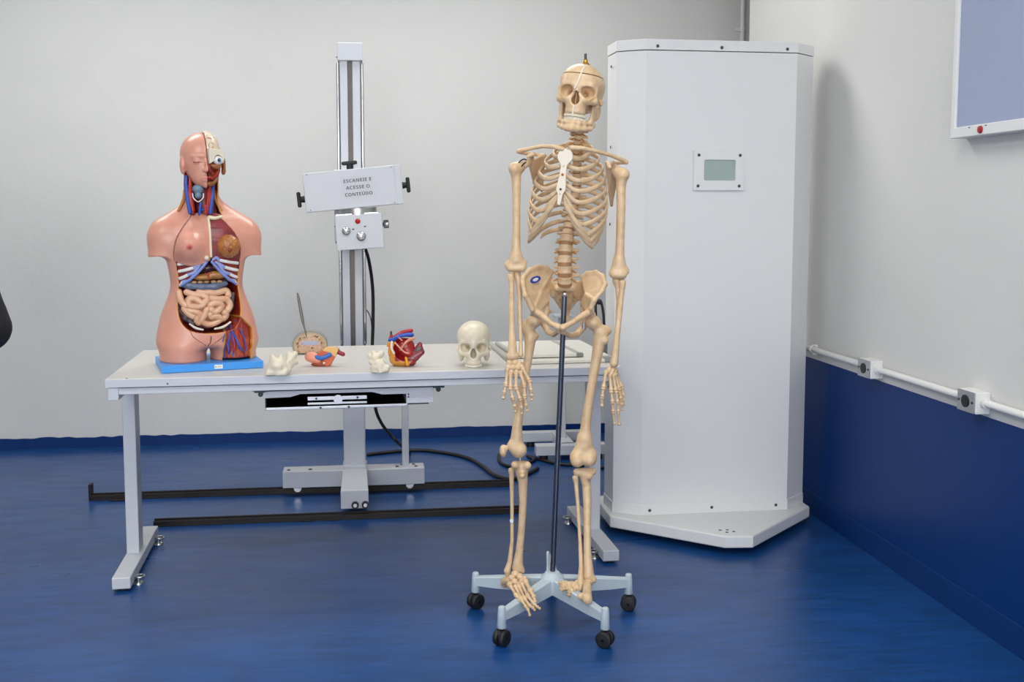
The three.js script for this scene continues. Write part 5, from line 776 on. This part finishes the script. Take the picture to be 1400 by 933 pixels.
  part(S, 'orbit_bone', new THREE.ExtrudeGeometry(brow, { depth: 0.03, bevelEnabled: true, bevelSize: 0.002, bevelThickness: 0.002, bevelSegments: 2, curveSegments: 20 }).applyMatrix4(new THREE.Matrix4().makeRotationY(0.25)).translate(0, 0, 0.062).applyMatrix4(hrot), phys(0xe6ddc6, 0.4), 'cream brow bone around the eye');
  const eye = part(S, 'eyeball', xf(new THREE.SphereGeometry(0.0165, 24, 18), ...hv(0.040, 0.7455, 0.076)), phys(0xe9e7e4, 0.15));
  part(eye, 'iris', xf(lathe([[0, 0.003], [0.0055, 0.0024], [0.0096, 0]], 24), ...hv(0.0405, 0.7455, 0.0895), Math.PI / 2, 0, 0), phys(0x6d8fb8, 0.15));
  part(eye, 'pupil', xf(new THREE.SphereGeometry(0.005, 14, 10), ...hv(0.0405, 0.7455, 0.0915), 0, 0, 0, [1, 1, 0.5]), phys(0x0d1018, 0.1));
  const fm = (name, pts, r, m) => part(S, name, tube(pts.map(p => hv(...p)), r, { n: 9, seg: 6 }), m);
  fm('face_muscle', [[0.018, 0.726, 0.082], [0.036, 0.722, 0.078], [0.052, 0.728, 0.06]], [0.007, 0.010, 0.006], phys(0xa06030, 0.4));
  fm('face_muscle', [[0.006, 0.726, 0.086], [0.008, 0.708, 0.088], [0.014, 0.694, 0.084]], [0.006, 0.007, 0.005], phys(0x8e2018, 0.35));
  fm('face_muscle', [[0.044, 0.712, 0.064], [0.036, 0.694, 0.068], [0.020, 0.682, 0.080]], [0.008, 0.008, 0.005], phys(0x9c2a1e, 0.35));
  fm('face_muscle', [[0.004, 0.683, 0.088], [0.014, 0.680, 0.085], [0.024, 0.677, 0.078]], [0.006, 0.0055, 0.004], phys(0xa0241c, 0.35));
  fm('face_muscle', [[0.004, 0.660, 0.080], [0.018, 0.662, 0.074], [0.034, 0.676, 0.058], [0.045, 0.70, 0.04]], [0.010, 0.009, 0.007], phys(0x8a5426, 0.4));
  part(S, 'ear', solid(cut(0.004, mirror(ear), ell([0.080, 0.73, 0.016], [0.007, 0.018, 0.009])), 0.0026).applyMatrix4(hrot), phys(0xa8683c, 0.4), 'brown ear');
  part(S, 'brain', solid(withB((x, y, z) => Math.max(ell([0.012, 0.79, -0.01], [0.05, 0.066, 0.085])(x, y, z) , 0.002 - x), [0, 0.7, -0.1, 0.07, 0.86, 0.08]), 0.003, (x, y, z) => Math.abs(vnoise(x * 55, y * 55, z * 55) - 0.5) < 0.03 ? lin('#b5574a') : lin('#e0ceb2')).applyMatrix4(hrot), Mp, 'cream brain cover with fine red vessels');
}
// ---------------------------------------------------------------- small models on the table
const onTable = (px, py, h = 0) => { const l = level(px, py), d = (TH + h - EYE) / l[1] * l[2]; return at(px, py, d); };
const facing = -YAW;
{ // loose skull without jaw
  const p = onTable(650, 503), t = thing('skull_model', 'ivory plastic skull without lower jaw resting on the table', 'skull', [p[0], TH, p[2] - 0.06], facing - 0.02);
  const m = new THREE.Matrix4().compose(new THREE.Vector3(0, 0.0085, 0), new THREE.Quaternion().setFromEuler(new THREE.Euler(0.05, 0.03, 0)), new THREE.Vector3(0.92, 0.86, 0.92));
  const c = part(t, 'cranium', tint(skullAll.clone().applyMatrix4(m), paintIvory), Mb);
  part(c, 'teeth', merge(teeth(true)).applyMatrix4(m), phys(0xe9e2cf, 0.35));
}
const lumpy = (fins, seedv) => withB((x, y, z) => fins(x, y, z) - 0.0028 + 0.0045 * (vnoise(x * 70 + seedv, y * 70, z * 70) - 0.5), [fins.b[0] - 0.007, fins.b[1] - 0.007, fins.b[2] - 0.007, fins.b[3] + 0.007, fins.b[4] + 0.007, fins.b[5] + 0.007]);
{ // two cream vertebra models
  const Mi = Mb, floorCut = f => { const g = withB((x, y, z) => Math.max(f(x, y, z), 0.0005 - y), [...f.b]); return g; };
  const a = onTable(381, 514), t1 = thing('vertebra_model', 'cream knobbly vertebra model beside the blue board', 'vertebra model', [a[0], TH, a[2] - 0.02], facing + 0.1, 'vertebra models');
  part(t1, 'vertebral_body', solid(floorCut(lumpy(U(0.006, ell([-0.004, 0.020, 0.0], [0.029, 0.022, 0.024]), tri([-0.038, 0.003, 0.012], [-0.026, 0.034, 0.004], [-0.004, 0.012, 0.012], 0.004), tri([-0.022, 0.046, 0.006], [0.004, 0.026, 0.018], [-0.018, 0.020, 0.014], 0.0045), tri([0.006, 0.045, 0.004], [0.022, 0.012, 0.012], [0.002, 0.018, 0.018], 0.0045), cap([-0.035, 0.006, 0.014], [0.020, 0.006, 0.018], 0.006), cap([0.018, 0.006, 0.014], [0.030, 0.012, 0.0], 0.006)), 3)), 0.002, paintIvory), Mi);
  part(t1, 'bony_process', solid(floorCut(lumpy(U(0.006, cap([0.020, 0.012, -0.006], [0.036, 0.040, -0.022], 0.011, 0.012), cap([0.036, 0.040, -0.022], [0.034, 0.070, -0.03], 0.010, 0.007), cap([0.038, 0.048, -0.024], [0.052, 0.068, -0.03], 0.010, 0.008), cap([0.040, 0.050, -0.022], [0.054, 0.040, -0.028], 0.009, 0.007), tri([0.024, 0.012, 0.0], [0.046, 0.032, -0.02], [0.03, 0.046, -0.01], 0.004)), 8)), 0.002, paintIvory), Mi);
  t1.children[0].geometry.scale(1.05, 1.38, 1.1);
  const b = onTable(517, 510.5), t2 = thing('vertebra_model', 'cream knobbly vertebra model beside the red heart model', 'vertebra model', [b[0], TH, b[2] - 0.02], facing - 0.1, 'vertebra models');
  part(t2, 'vertebral_body', solid(floorCut(lumpy(U(0.006, ell([0.006, 0.024, 0.0], [0.022, 0.022, 0.02]), tri([0.040, 0.018, 0.008], [0.014, 0.006, 0.016], [0.012, 0.034, 0.012], 0.005), tri([0.012, 0.004, 0.02], [-0.014, 0.006, 0.014], [0.0, 0.030, 0.014], 0.005), cap([0.012, 0.006, 0.014], [0.034, 0.010, 0.010], 0.006), tri([-0.016, 0.02, 0.012], [0.014, 0.044, 0.006], [0.0, 0.02, 0.018], 0.0045)), 13)), 0.002, paintIvory), Mi);
  part(t2, 'bony_process', solid(floorCut(lumpy(U(0.006, cap([-0.004, 0.034, -0.008], [-0.020, 0.066, -0.02], 0.012, 0.007), cap([-0.014, 0.046, -0.012], [0.010, 0.066, -0.016], 0.010, 0.007), cap([-0.014, 0.046, -0.012], [-0.034, 0.058, -0.018], 0.009, 0.006), cap([-0.010, 0.030, -0.006], [-0.028, 0.036, -0.008], 0.008, 0.006), cap([-0.006, 0.012, 0.0], [-0.016, 0.030, -0.008], 0.008, 0.009)), 18)), 0.002, paintIvory), Mi);
}
{ // half-round bone section with a rod stuck in it
  const p = onTable(424, 485), t = thing('bone_section_model', 'half-round tan bone section model with grey rim and upright grey rod', 'anatomical model', [p[0], TH, p[2] - 0.02], facing + 0.12);
  const W = 0.073, Hh = 0.094, o = (w, h, b) => { const s = new THREE.Shape(); s.moveTo(-w * 0.80, b); s.bezierCurveTo(-w * 1.12, b + h * 0.25, -w * 1.02, b + h, 0, b + h); s.bezierCurveTo(w * 1.02, b + h, w * 1.12, b + h * 0.25, w * 0.80, b); s.quadraticCurveTo(0, b - 0.002, -w * 0.80, b); return s; };
  part(t, 'rim', new THREE.ExtrudeGeometry(o(W, Hh, 0.002), { depth: 0.028, bevelEnabled: true, bevelSize: 0.002, bevelThickness: 0.002, bevelSegments: 2, curveSegments: 24, bevelOffset: -0.002 }).translate(0, 0, -0.015), std(0x8a8780, 0.45, 0.2), 'grey curved rim');
  const f = new THREE.ExtrudeGeometry(o(W * 0.90, Hh * 0.90, 0.006), { depth: 0.006, bevelEnabled: false, curveSegments: 24 }).translate(0, 0, 0.0105);
  const fc = part(t, 'section_face', solid(withB((x, y, z) => { const q = Math.max(Math.hypot(x / (W * 0.91), Math.max(0, y - 0.030) / (Hh * 0.62)) - 1, 0) * 0.05; return Math.max((Math.hypot(x / (W * 0.915), (y - 0.032) / (y > 0.032 ? 0.056 : 0.060)) - 1) * 0.05, 0.006 - y, Math.abs(z - 0.0125) - 0.005); }, [-0.07, 0.005, 0.006, 0.07, 0.09, 0.019]), 0.0014, (x, y, z) => { const r = Math.hypot(x / (W * 0.915), (y - 0.032) / 0.056), v = vnoise(x * 420, y * 420, 1); return r > 0.88 ? lin('#b29a74') : r > 0.70 ? (v > 0.62 ? lin('#6d5233') : lin('#c5a884')) : v > 0.68 ? lin('#a47f62') : lin('#cba58a'); }), Mb);
  const wy = 0.046; part(t, 'window', [rbox(-0.026, 0.026, wy - 0.009, wy + 0.009, 0.014, 0.0185, 0.003), xf(new THREE.SphereGeometry(0.012, 16, 10), -0.024, wy, 0.014, 0, 0, 0, [1, 1, 0.45]), xf(new THREE.SphereGeometry(0.012, 16, 10), 0.024, wy, 0.014, 0, 0, 0, [1, 1, 0.45])], phys(0xa7abc4, 0.3), 'lilac-grey inset');
  for (const [x, y] of [[-0.038, 0.066], [0.03, 0.070], [0.046, 0.046], [0.008, 0.026], [-0.05, 0.044]]) part(t, 'marrow_spot', xf(new THREE.SphereGeometry(0.0035, 8, 6), x, y, 0.0172, 0, 0, 0.6, [1.8, 0.7, 0.4]), std(0x5a4326, 0.6));
  part(t, 'rod', [tube([[-0.013, 0.070, 0.019], [-0.018, 0.096, 0.019], [-0.026, 0.130, 0.016]], [0.0016, 0.0032, 0.0048], { n: 10 }), tube([[-0.026, 0.130, 0.016], [-0.034, 0.175, 0.012], [-0.043, 0.228, 0.006]], [0.0056, 0.0062, 0.0056], { n: 12 }), tube([[-0.043, 0.228, 0.006], [-0.046, 0.243, 0.004], [-0.0475, 0.25, 0.003]], [0.005, 0.004, 0.001], { n: 10 })], std(0x77766f, 0.4, 0.6), 'slim grey metal rod');
}
{ // open ear model
  const p = onTable(441, 502), t = thing('ear_model', 'small pink and orange ear model with a blue band lying on the table', 'anatomical model', [p[0], TH, p[2] - 0.025], facing);
  part(t, 'lobe', solid(withB((x, y, z) => Math.max(U(0.012, ell([-0.040, 0.034, 0.004], [0.026, 0.020, 0.022]), ell([-0.018, 0.024, 0.002], [0.020, 0.016, 0.02]))(x, y, z), 0.004 - y), [-0.07, 0, -0.03, 0.01, 0.06, 0.03]), 0.0022), phys(0xdf9176, 0.35), 'pink rounded end');
  const wedge = new THREE.Shape(); wedge.moveTo(-0.034, 0.012); wedge.lineTo(0.018, 0.001); wedge.lineTo(0.028, 0.004); wedge.lineTo(0.058, 0.058); wedge.lineTo(0.050, 0.066); wedge.lineTo(0.012, 0.062); wedge.lineTo(-0.014, 0.046);
  part(t, 'wedge', new THREE.ExtrudeGeometry(wedge, { depth: 0.022, bevelEnabled: true, bevelSize: 0.003, bevelThickness: 0.003, bevelSegments: 2 }).translate(0, 0.002, -0.012), phys(0xc8603c, 0.4), 'orange-red wedge');
  const fat = new THREE.Shape(); fat.moveTo(0.004, 0.058); fat.lineTo(0.030, 0.050); fat.lineTo(0.048, 0.036); fat.lineTo(0.058, 0.060); fat.lineTo(0.050, 0.068); fat.lineTo(0.012, 0.066);
  part(t, 'fat_layer', new THREE.ExtrudeGeometry(fat, { depth: 0.024, bevelEnabled: true, bevelSize: 0.002, bevelThickness: 0.002, bevelSegments: 2 }).translate(0, 0.002, -0.012), phys(0xe0b06c, 0.4), 'yellow cut layer');
  part(t, 'blue_band', tube([[-0.022, 0.036, 0.020], [-0.004, 0.032, 0.021], [0.016, 0.038, 0.020], [0.032, 0.046, 0.018]], [0.009, 0.0075, 0.0075, 0.0085], { n: 10, flat: 0.5, up: [0, 1, 0] }), phys(0x2463b6, 0.35), 'bright blue band');
  part(t, 'tube_end', [tube([[0.052, 0.058, 0.0], [0.064, 0.050, 0.002], [0.078, 0.044, 0.004]], 0.0085, { n: 12 })], phys(0x8c2633, 0.4), 'dark red tube end');
  part(t, 'tube_ring', [xf(new THREE.TorusGeometry(0.0085, 0.003, 8, 20), 0.057, 0.055, 0.001, 0, 1.2, 0)], phys(0x2d5f7d, 0.4));
  part(t, 'inner_groove', xf(new THREE.SphereGeometry(0.006, 12, 10), 0.0, 0.018, 0.014), phys(0x9c4a2a, 0.5));
  part(t, 'bone_spot', xf(new THREE.SphereGeometry(0.005, 12, 10), 0.006, 0.013, 0.014), phys(0xe5dccb, 0.4));
  part(t, 'base_rest', solid(withB((x, y, z) => Math.max(ell([-0.008, 0.006, 0], [0.036, 0.008, 0.016])(x, y, z), 0.0004 - y), [-0.05, 0, -0.02, 0.04, 0.016, 0.02]), 0.0022), phys(0x96422c, 0.5));
}
{ // open heart model
  const p = onTable(553, 502), t = thing('heart_model', 'open red heart model with blue vessel and yellow fat on the table', 'heart model', [p[0], TH, p[2] - 0.035], facing);
  const Mh = phys(0xffffff, 0.3, { vertexColors: true, clearcoat: 0.2 }), fc = f => withB((x, y, z) => Math.max(f(x, y, z), 0.0005 - y), f.b);
  const shell = fc(cut(0.006, U(0.015, ell([-0.008, 0.052, 0], [0.052, 0.052, 0.042]), ell([-0.012, 0.020, 0.004], [0.040, 0.022, 0.036])), ell([0.004, 0.066, 0.026], [0.040, 0.044, 0.036])));
  part(t, 'heart_wall', solid(shell, 0.0024, (x, y, z) => { const e = U(0.015, ell([-0.008, 0.052, 0], [0.052, 0.052, 0.042]), ell([-0.012, 0.020, 0.004], [0.040, 0.022, 0.036]))(x, y, z); const a = (x + 0.008) / 0.05, b = (y - 0.05) / 0.05; if (e > -0.004) return (a < -0.45 || (b < -0.55 && x < 0.03)) ? mixc(lin('#d69a3c'), lin('#c07c2c'), vnoise(x * 60, y * 60, z * 60)) : lin('#8c1c20'); return mixc(lin('#7c1015'), lin('#a8202a'), vnoise(x * 50, y * 50, z * 50)); }), Mh, 'dark red heart wall with yellow fat');
  part(t, 'inner_chamber', solid(U(0.01, ell([0.004, 0.070, -0.004], [0.036, 0.034, 0.028]), ell([0.020, 0.048, 0.004], [0.020, 0.018, 0.022])), 0.0024, (x, y, z) => mixc(lin('#8a1216'), lin('#b32a22'), vnoise(x * 45, y * 45, z * 45))), Mh, 'glossy red chamber');
  part(t, 'opened_flap', solid(fc(U(0.008, tri([0.018, 0.026, 0.014], [0.060, 0.082, 0.004], [0.068, 0.052, 0.010], 0.008), tri([0.018, 0.026, 0.014], [0.068, 0.052, 0.010], [0.048, 0.028, 0.014], 0.008), ell([0.026, 0.014, 0.010], [0.02, 0.014, 0.02]))), 0.0024, (x, y, z) => mixc(lin('#6d1822'), lin('#8f2130'), vnoise(x * 70, y * 70, z * 70))), Mh, 'dark red flap folded open');
  part(t, 'flap_opening', xf(new THREE.SphereGeometry(0.014, 16, 12), 0.052, 0.061, 0.0145, 0, 0, 0.5, [1.3, 0.7, 0.35]), phys(0x5c4f4e, 0.3));
  const tb = (name, pts, r, c, l) => part(t, name, tube(pts, r, { n: 10, seg: 7 }), phys(c, 0.3), l);
  tb('vein', [[-0.052, 0.096, 0.010], [-0.038, 0.100, 0.016], [-0.016, 0.112, 0.018], [0.008, 0.117, 0.014], [0.032, 0.116, 0.006]], [0.008, 0.0078, 0.007, 0.0085], 0x1f4fb0, 'blue vessel over the top');
  tb('artery', [[-0.034, 0.106, 0.0], [-0.012, 0.122, 0.0], [0.008, 0.128, -0.004], [0.028, 0.130, -0.01]], [0.008, 0.0075, 0.0085], 0xa8232b, 'red artery');
  tb('artery', [[-0.05, 0.100, 0.002], [-0.046, 0.114, 0.0]], [0.008, 0.006], 0x9c2a22);
  tb('vessel_stub', [[-0.048, 0.112, 0.002], [-0.0475, 0.127, 0.0]], 0.004, 0x1c2a26);
  tb('valve_cord', [[-0.042, 0.092, 0.028], [-0.042, 0.070, 0.036], [-0.034, 0.050, 0.034]], [0.005, 0.0042, 0.005], 0xe2d4c6, 'white tube');
  tb('valve_cord', [[-0.030, 0.090, 0.030], [-0.014, 0.074, 0.036], [0.004, 0.056, 0.034], [0.018, 0.050, 0.030]], [0.0032, 0.0032, 0.004], 0xd99a88, 'pink tube');
  tb('coronary_vessel', [[-0.010, 0.064, 0.034], [0.004, 0.084, 0.036], [0.020, 0.098, 0.030], [0.038, 0.104, 0.018]], [0.004, 0.0048, 0.0062], 0xd08e6a, 'peach tube');
  tb('fat_band', [[-0.058, 0.076, 0.012], [-0.052, 0.088, 0.012], [-0.042, 0.094, 0.012], [-0.048, 0.070, 0.024], [-0.050, 0.046, 0.024]], [0.006, 0.0065, 0.006], 0xd08a24, 'yellow fat band');
  tb('fat_band', [[0.010, 0.036, 0.038], [0.014, 0.020, 0.042], [0.017, 0.008, 0.042], [0.024, 0.018, 0.036]], [0.005, 0.006, 0.003], 0xe0961c, 'orange fat tag');
  tb('septum', [[-0.016, 0.108, 0.024], [-0.004, 0.098, 0.030]], 0.003, 0xd9826a);
}
{ // two flat frames lying at the right end of the table
  const a = onTable(745, 484, 0.006);
  const t = thing('film_cassette', 'large flat white cassette with metal edges lying at the right table end', 'cassette', [0.665, TH + 0.001, -4.155], TPHI);
  const alu = std(0xb7b6b0, 0.4, 0.3), pan = std(0xd9d6cc, 0.4);
  part(t, 'panel', rbox(-0.14, 0.235, 0.001, 0.011, -0.28, 0.285, 0.001), pan);
  part(t, 'edge_profile', rbox(-0.158, -0.138, 0, 0.015, -0.295, 0.30, 0.003), alu);
  part(t, 'edge_profile', rbox(0.233, 0.253, 0, 0.013, -0.295, 0.30, 0.003), pan);
  part(t, 'edge_profile', rbox(-0.138, 0.233, 0, 0.013, 0.283, 0.30, 0.003), pan);
  part(t, 'edge_profile', rbox(-0.138, 0.233, 0, 0.013, -0.295, -0.28, 0.003), pan);
  part(t, 'corner_clip', rbox(0.205, 0.232, 0.0, 0.022, 0.265, 0.302, 0.003), std(0x8f918c, 0.5));
  const u = thing('film_cassette', 'thinner flat frame with grey corner on top of the large cassette', 'cassette', [0.655, TH + 0.0145, -4.13], TPHI + 0.03);
  part(u, 'panel', rbox(-0.105, 0.125, 0.001, 0.008, -0.21, 0.185, 0.001), pan);
  part(u, 'edge_profile', rbox(-0.115, 0.145, 0, 0.013, 0.183, 0.203, 0.003), pan);
  part(u, 'edge_profile', rbox(0.123, 0.143, 0, 0.012, -0.225, 0.183, 0.003), alu);
  part(u, 'edge_profile', rbox(-0.122, -0.104, 0, 0.012, -0.225, 0.183, 0.003), alu);
  part(u, 'corner_clip', [rbox(0.118, 0.146, 0.0, 0.0145, 0.178, 0.206, 0.003)], std(0x83867f, 0.5));
}
// ---------------------------------------------------------------- person at the left edge, mostly outside the frame
{
  const e = at(6, 447, 3.45), px = e[0] - 0.34, pz = e[2] - 0.02;
  const P = thing('person', 'person in a black jacket with bent arm at the left edge', 'person', [px, 0, pz], 0.9);
  const c9 = Math.cos(-0.9), s9 = Math.sin(-0.9), loc = (x, y, z) => { const dx = x - px, dz = z - pz; return [dx * c9 + dz * s9, y, -dx * s9 + dz * c9]; };
  const el = loc(e[0] - 0.066, e[1], e[2]);
  const jacket = lin('#15161a'), trousers = lin('#23262e'), skinc = lin('#b98a6c'), shoe = lin('#141414'), hair = lin('#2a1d16');
  const sh = [el[0] * 0.62, 1.33, el[2] * 0.62 - 0.01], other = [-sh[0], 1.33, -sh[2]];
  const up = [sh[0], 0, sh[2]], L = Math.hypot(sh[0], sh[2]) || 1, rx = [sh[0] / L, 0, sh[2] / L], fw = [-rx[2], 0, rx[0]];
  const V = (r, y, f) => [rx[0] * r + fw[0] * f, y, rx[2] * r + fw[2] * f];
  const hw = V(0.10, 0.99, 0.20), oe = V(-0.31, 1.0, 0.02), oh = V(-0.14, 0.98, 0.20);
  const body = U(0.045, cap(V(-0.07, 0.98, 0), V(0.07, 0.98, 0), 0.12), cap(V(-0.07, 1.12, 0), V(0.07, 1.12, 0), 0.115), cap(V(-0.09, 1.28, -0.01), V(0.09, 1.28, -0.01), 0.105), cap(V(-0.14, 1.34, -0.01), V(0.14, 1.34, -0.01), 0.068), cap(V(0, 1.38, -0.01), V(0, 1.48, 0.01), 0.055, 0.05),
    cap(V(0.19, 1.34, -0.01), el, 0.078, 0.076), cap(el, hw, 0.072, 0.046), cap(V(-0.19, 1.34, -0.01), oe, 0.07, 0.06), cap(oe, oh, 0.056, 0.042),
    cap(V(0.09, 0.94, 0), V(0.10, 0.50, 0.015), 0.09, 0.062), cap(V(0.10, 0.50, 0.015), V(0.10, 0.09, -0.02), 0.058, 0.042), cap(V(-0.09, 0.94, 0), V(-0.10, 0.50, 0.015), 0.09, 0.062), cap(V(-0.10, 0.50, 0.015), V(-0.10, 0.09, -0.02), 0.058, 0.042));
  const feet = U(0.02, cap(V(0.10, 0.045, -0.05), V(0.115, 0.036, 0.14), 0.042, 0.034), cap(V(-0.10, 0.045, -0.05), V(-0.115, 0.036, 0.14), 0.042, 0.034));
  const head = U(0.02, ell(V(0, 1.60, 0.02), [0.078, 0.105, 0.085]), ell(V(0, 1.55, 0.06), [0.052, 0.065, 0.045]), cap(V(0, 1.60, 0.105), V(0, 1.57, 0.122), 0.008, 0.012), ball(V(0.082, 1.58, 0.0), 0.022), ball(V(-0.082, 1.58, 0), 0.022), cap(V(-0.02, 1.53, 0.098), V(0.02, 1.53, 0.098), 0.009));
  const hand = (w, s) => { const h = []; h.push(cap(w, [w[0] + rx[0] * -s * 0.05, w[1] - 0.01, w[2] + rx[2] * -s * 0.05], 0.028, 0.034)); for (let i = 0; i < 4; i++) { const b = [w[0] - rx[0] * s * 0.085, w[1] + 0.022 - i * 0.019, w[2] - rx[2] * s * 0.085], len = [0.038, 0.044, 0.04, 0.03][i]; h.push(cap(b, [b[0] - rx[0] * s * len, b[1] - 0.006, b[2] - rx[2] * s * len], 0.0095, 0.009)); h.push(cap([b[0] - rx[0] * s * len, b[1] - 0.006, b[2] - rx[2] * s * len], [b[0] - rx[0] * s * len - fw[0] * 0.025, b[1] - 0.012, b[2] - rx[2] * s * len - fw[2] * 0.025], 0.009, 0.008)); } h.push(cap([w[0] - rx[0] * s * 0.03, w[1] + 0.028, w[2] - rx[2] * s * 0.03], [w[0] - rx[0] * s * 0.075, w[1] + 0.056, w[2] - rx[2] * s * 0.075], 0.011, 0.009)); return U(0.006, h); };
  const paint = (x, y, z) => y < 0.075 ? shoe : y < 0.92 ? trousers : jacket;
  const m = new THREE.MeshStandardMaterial({ vertexColors: true, roughness: 0.8 });
  part(P, 'body', merge([solid(withB((x, y, z) => smin(body(x, y, z), feet(x, y, z), 0.03) + 0.006 * (vnoise(x * 14, y * 22, z * 14) - 0.5), B6(body.b, feet.b, 0.01)), 0.011, (x, y, z) => y > 1.435 ? skinc : paint(x, y, z)), solid(head, 0.004, () => skinc), solid(hand(hw, 1), 0.003, () => skinc), solid(hand(oh, -1), 0.003, () => skinc)]), m);
  part(P, 'hair', solid(withB((x, y, z) => { const d = ell(V(0, 1.615, 0.005), [0.09, 0.108, 0.098])(x, y, z), f = x * fw[0] + z * fw[2]; return Math.max(d, f - 0.055 + Math.max(0, 1.64 - y) * 0.9, 1.53 - y); }, [-0.12, 1.5, -0.12, 0.12, 1.74, 0.12]), 0.005), std(0x221812, 0.7));
  for (const s of [-1, 1]) part(P, 'eye', xf(new THREE.SphereGeometry(0.010, 12, 10), ...V(s * 0.03, 1.598, 0.092)), phys(0x33271f, 0.2));
}

renderer.render(scene, camera);
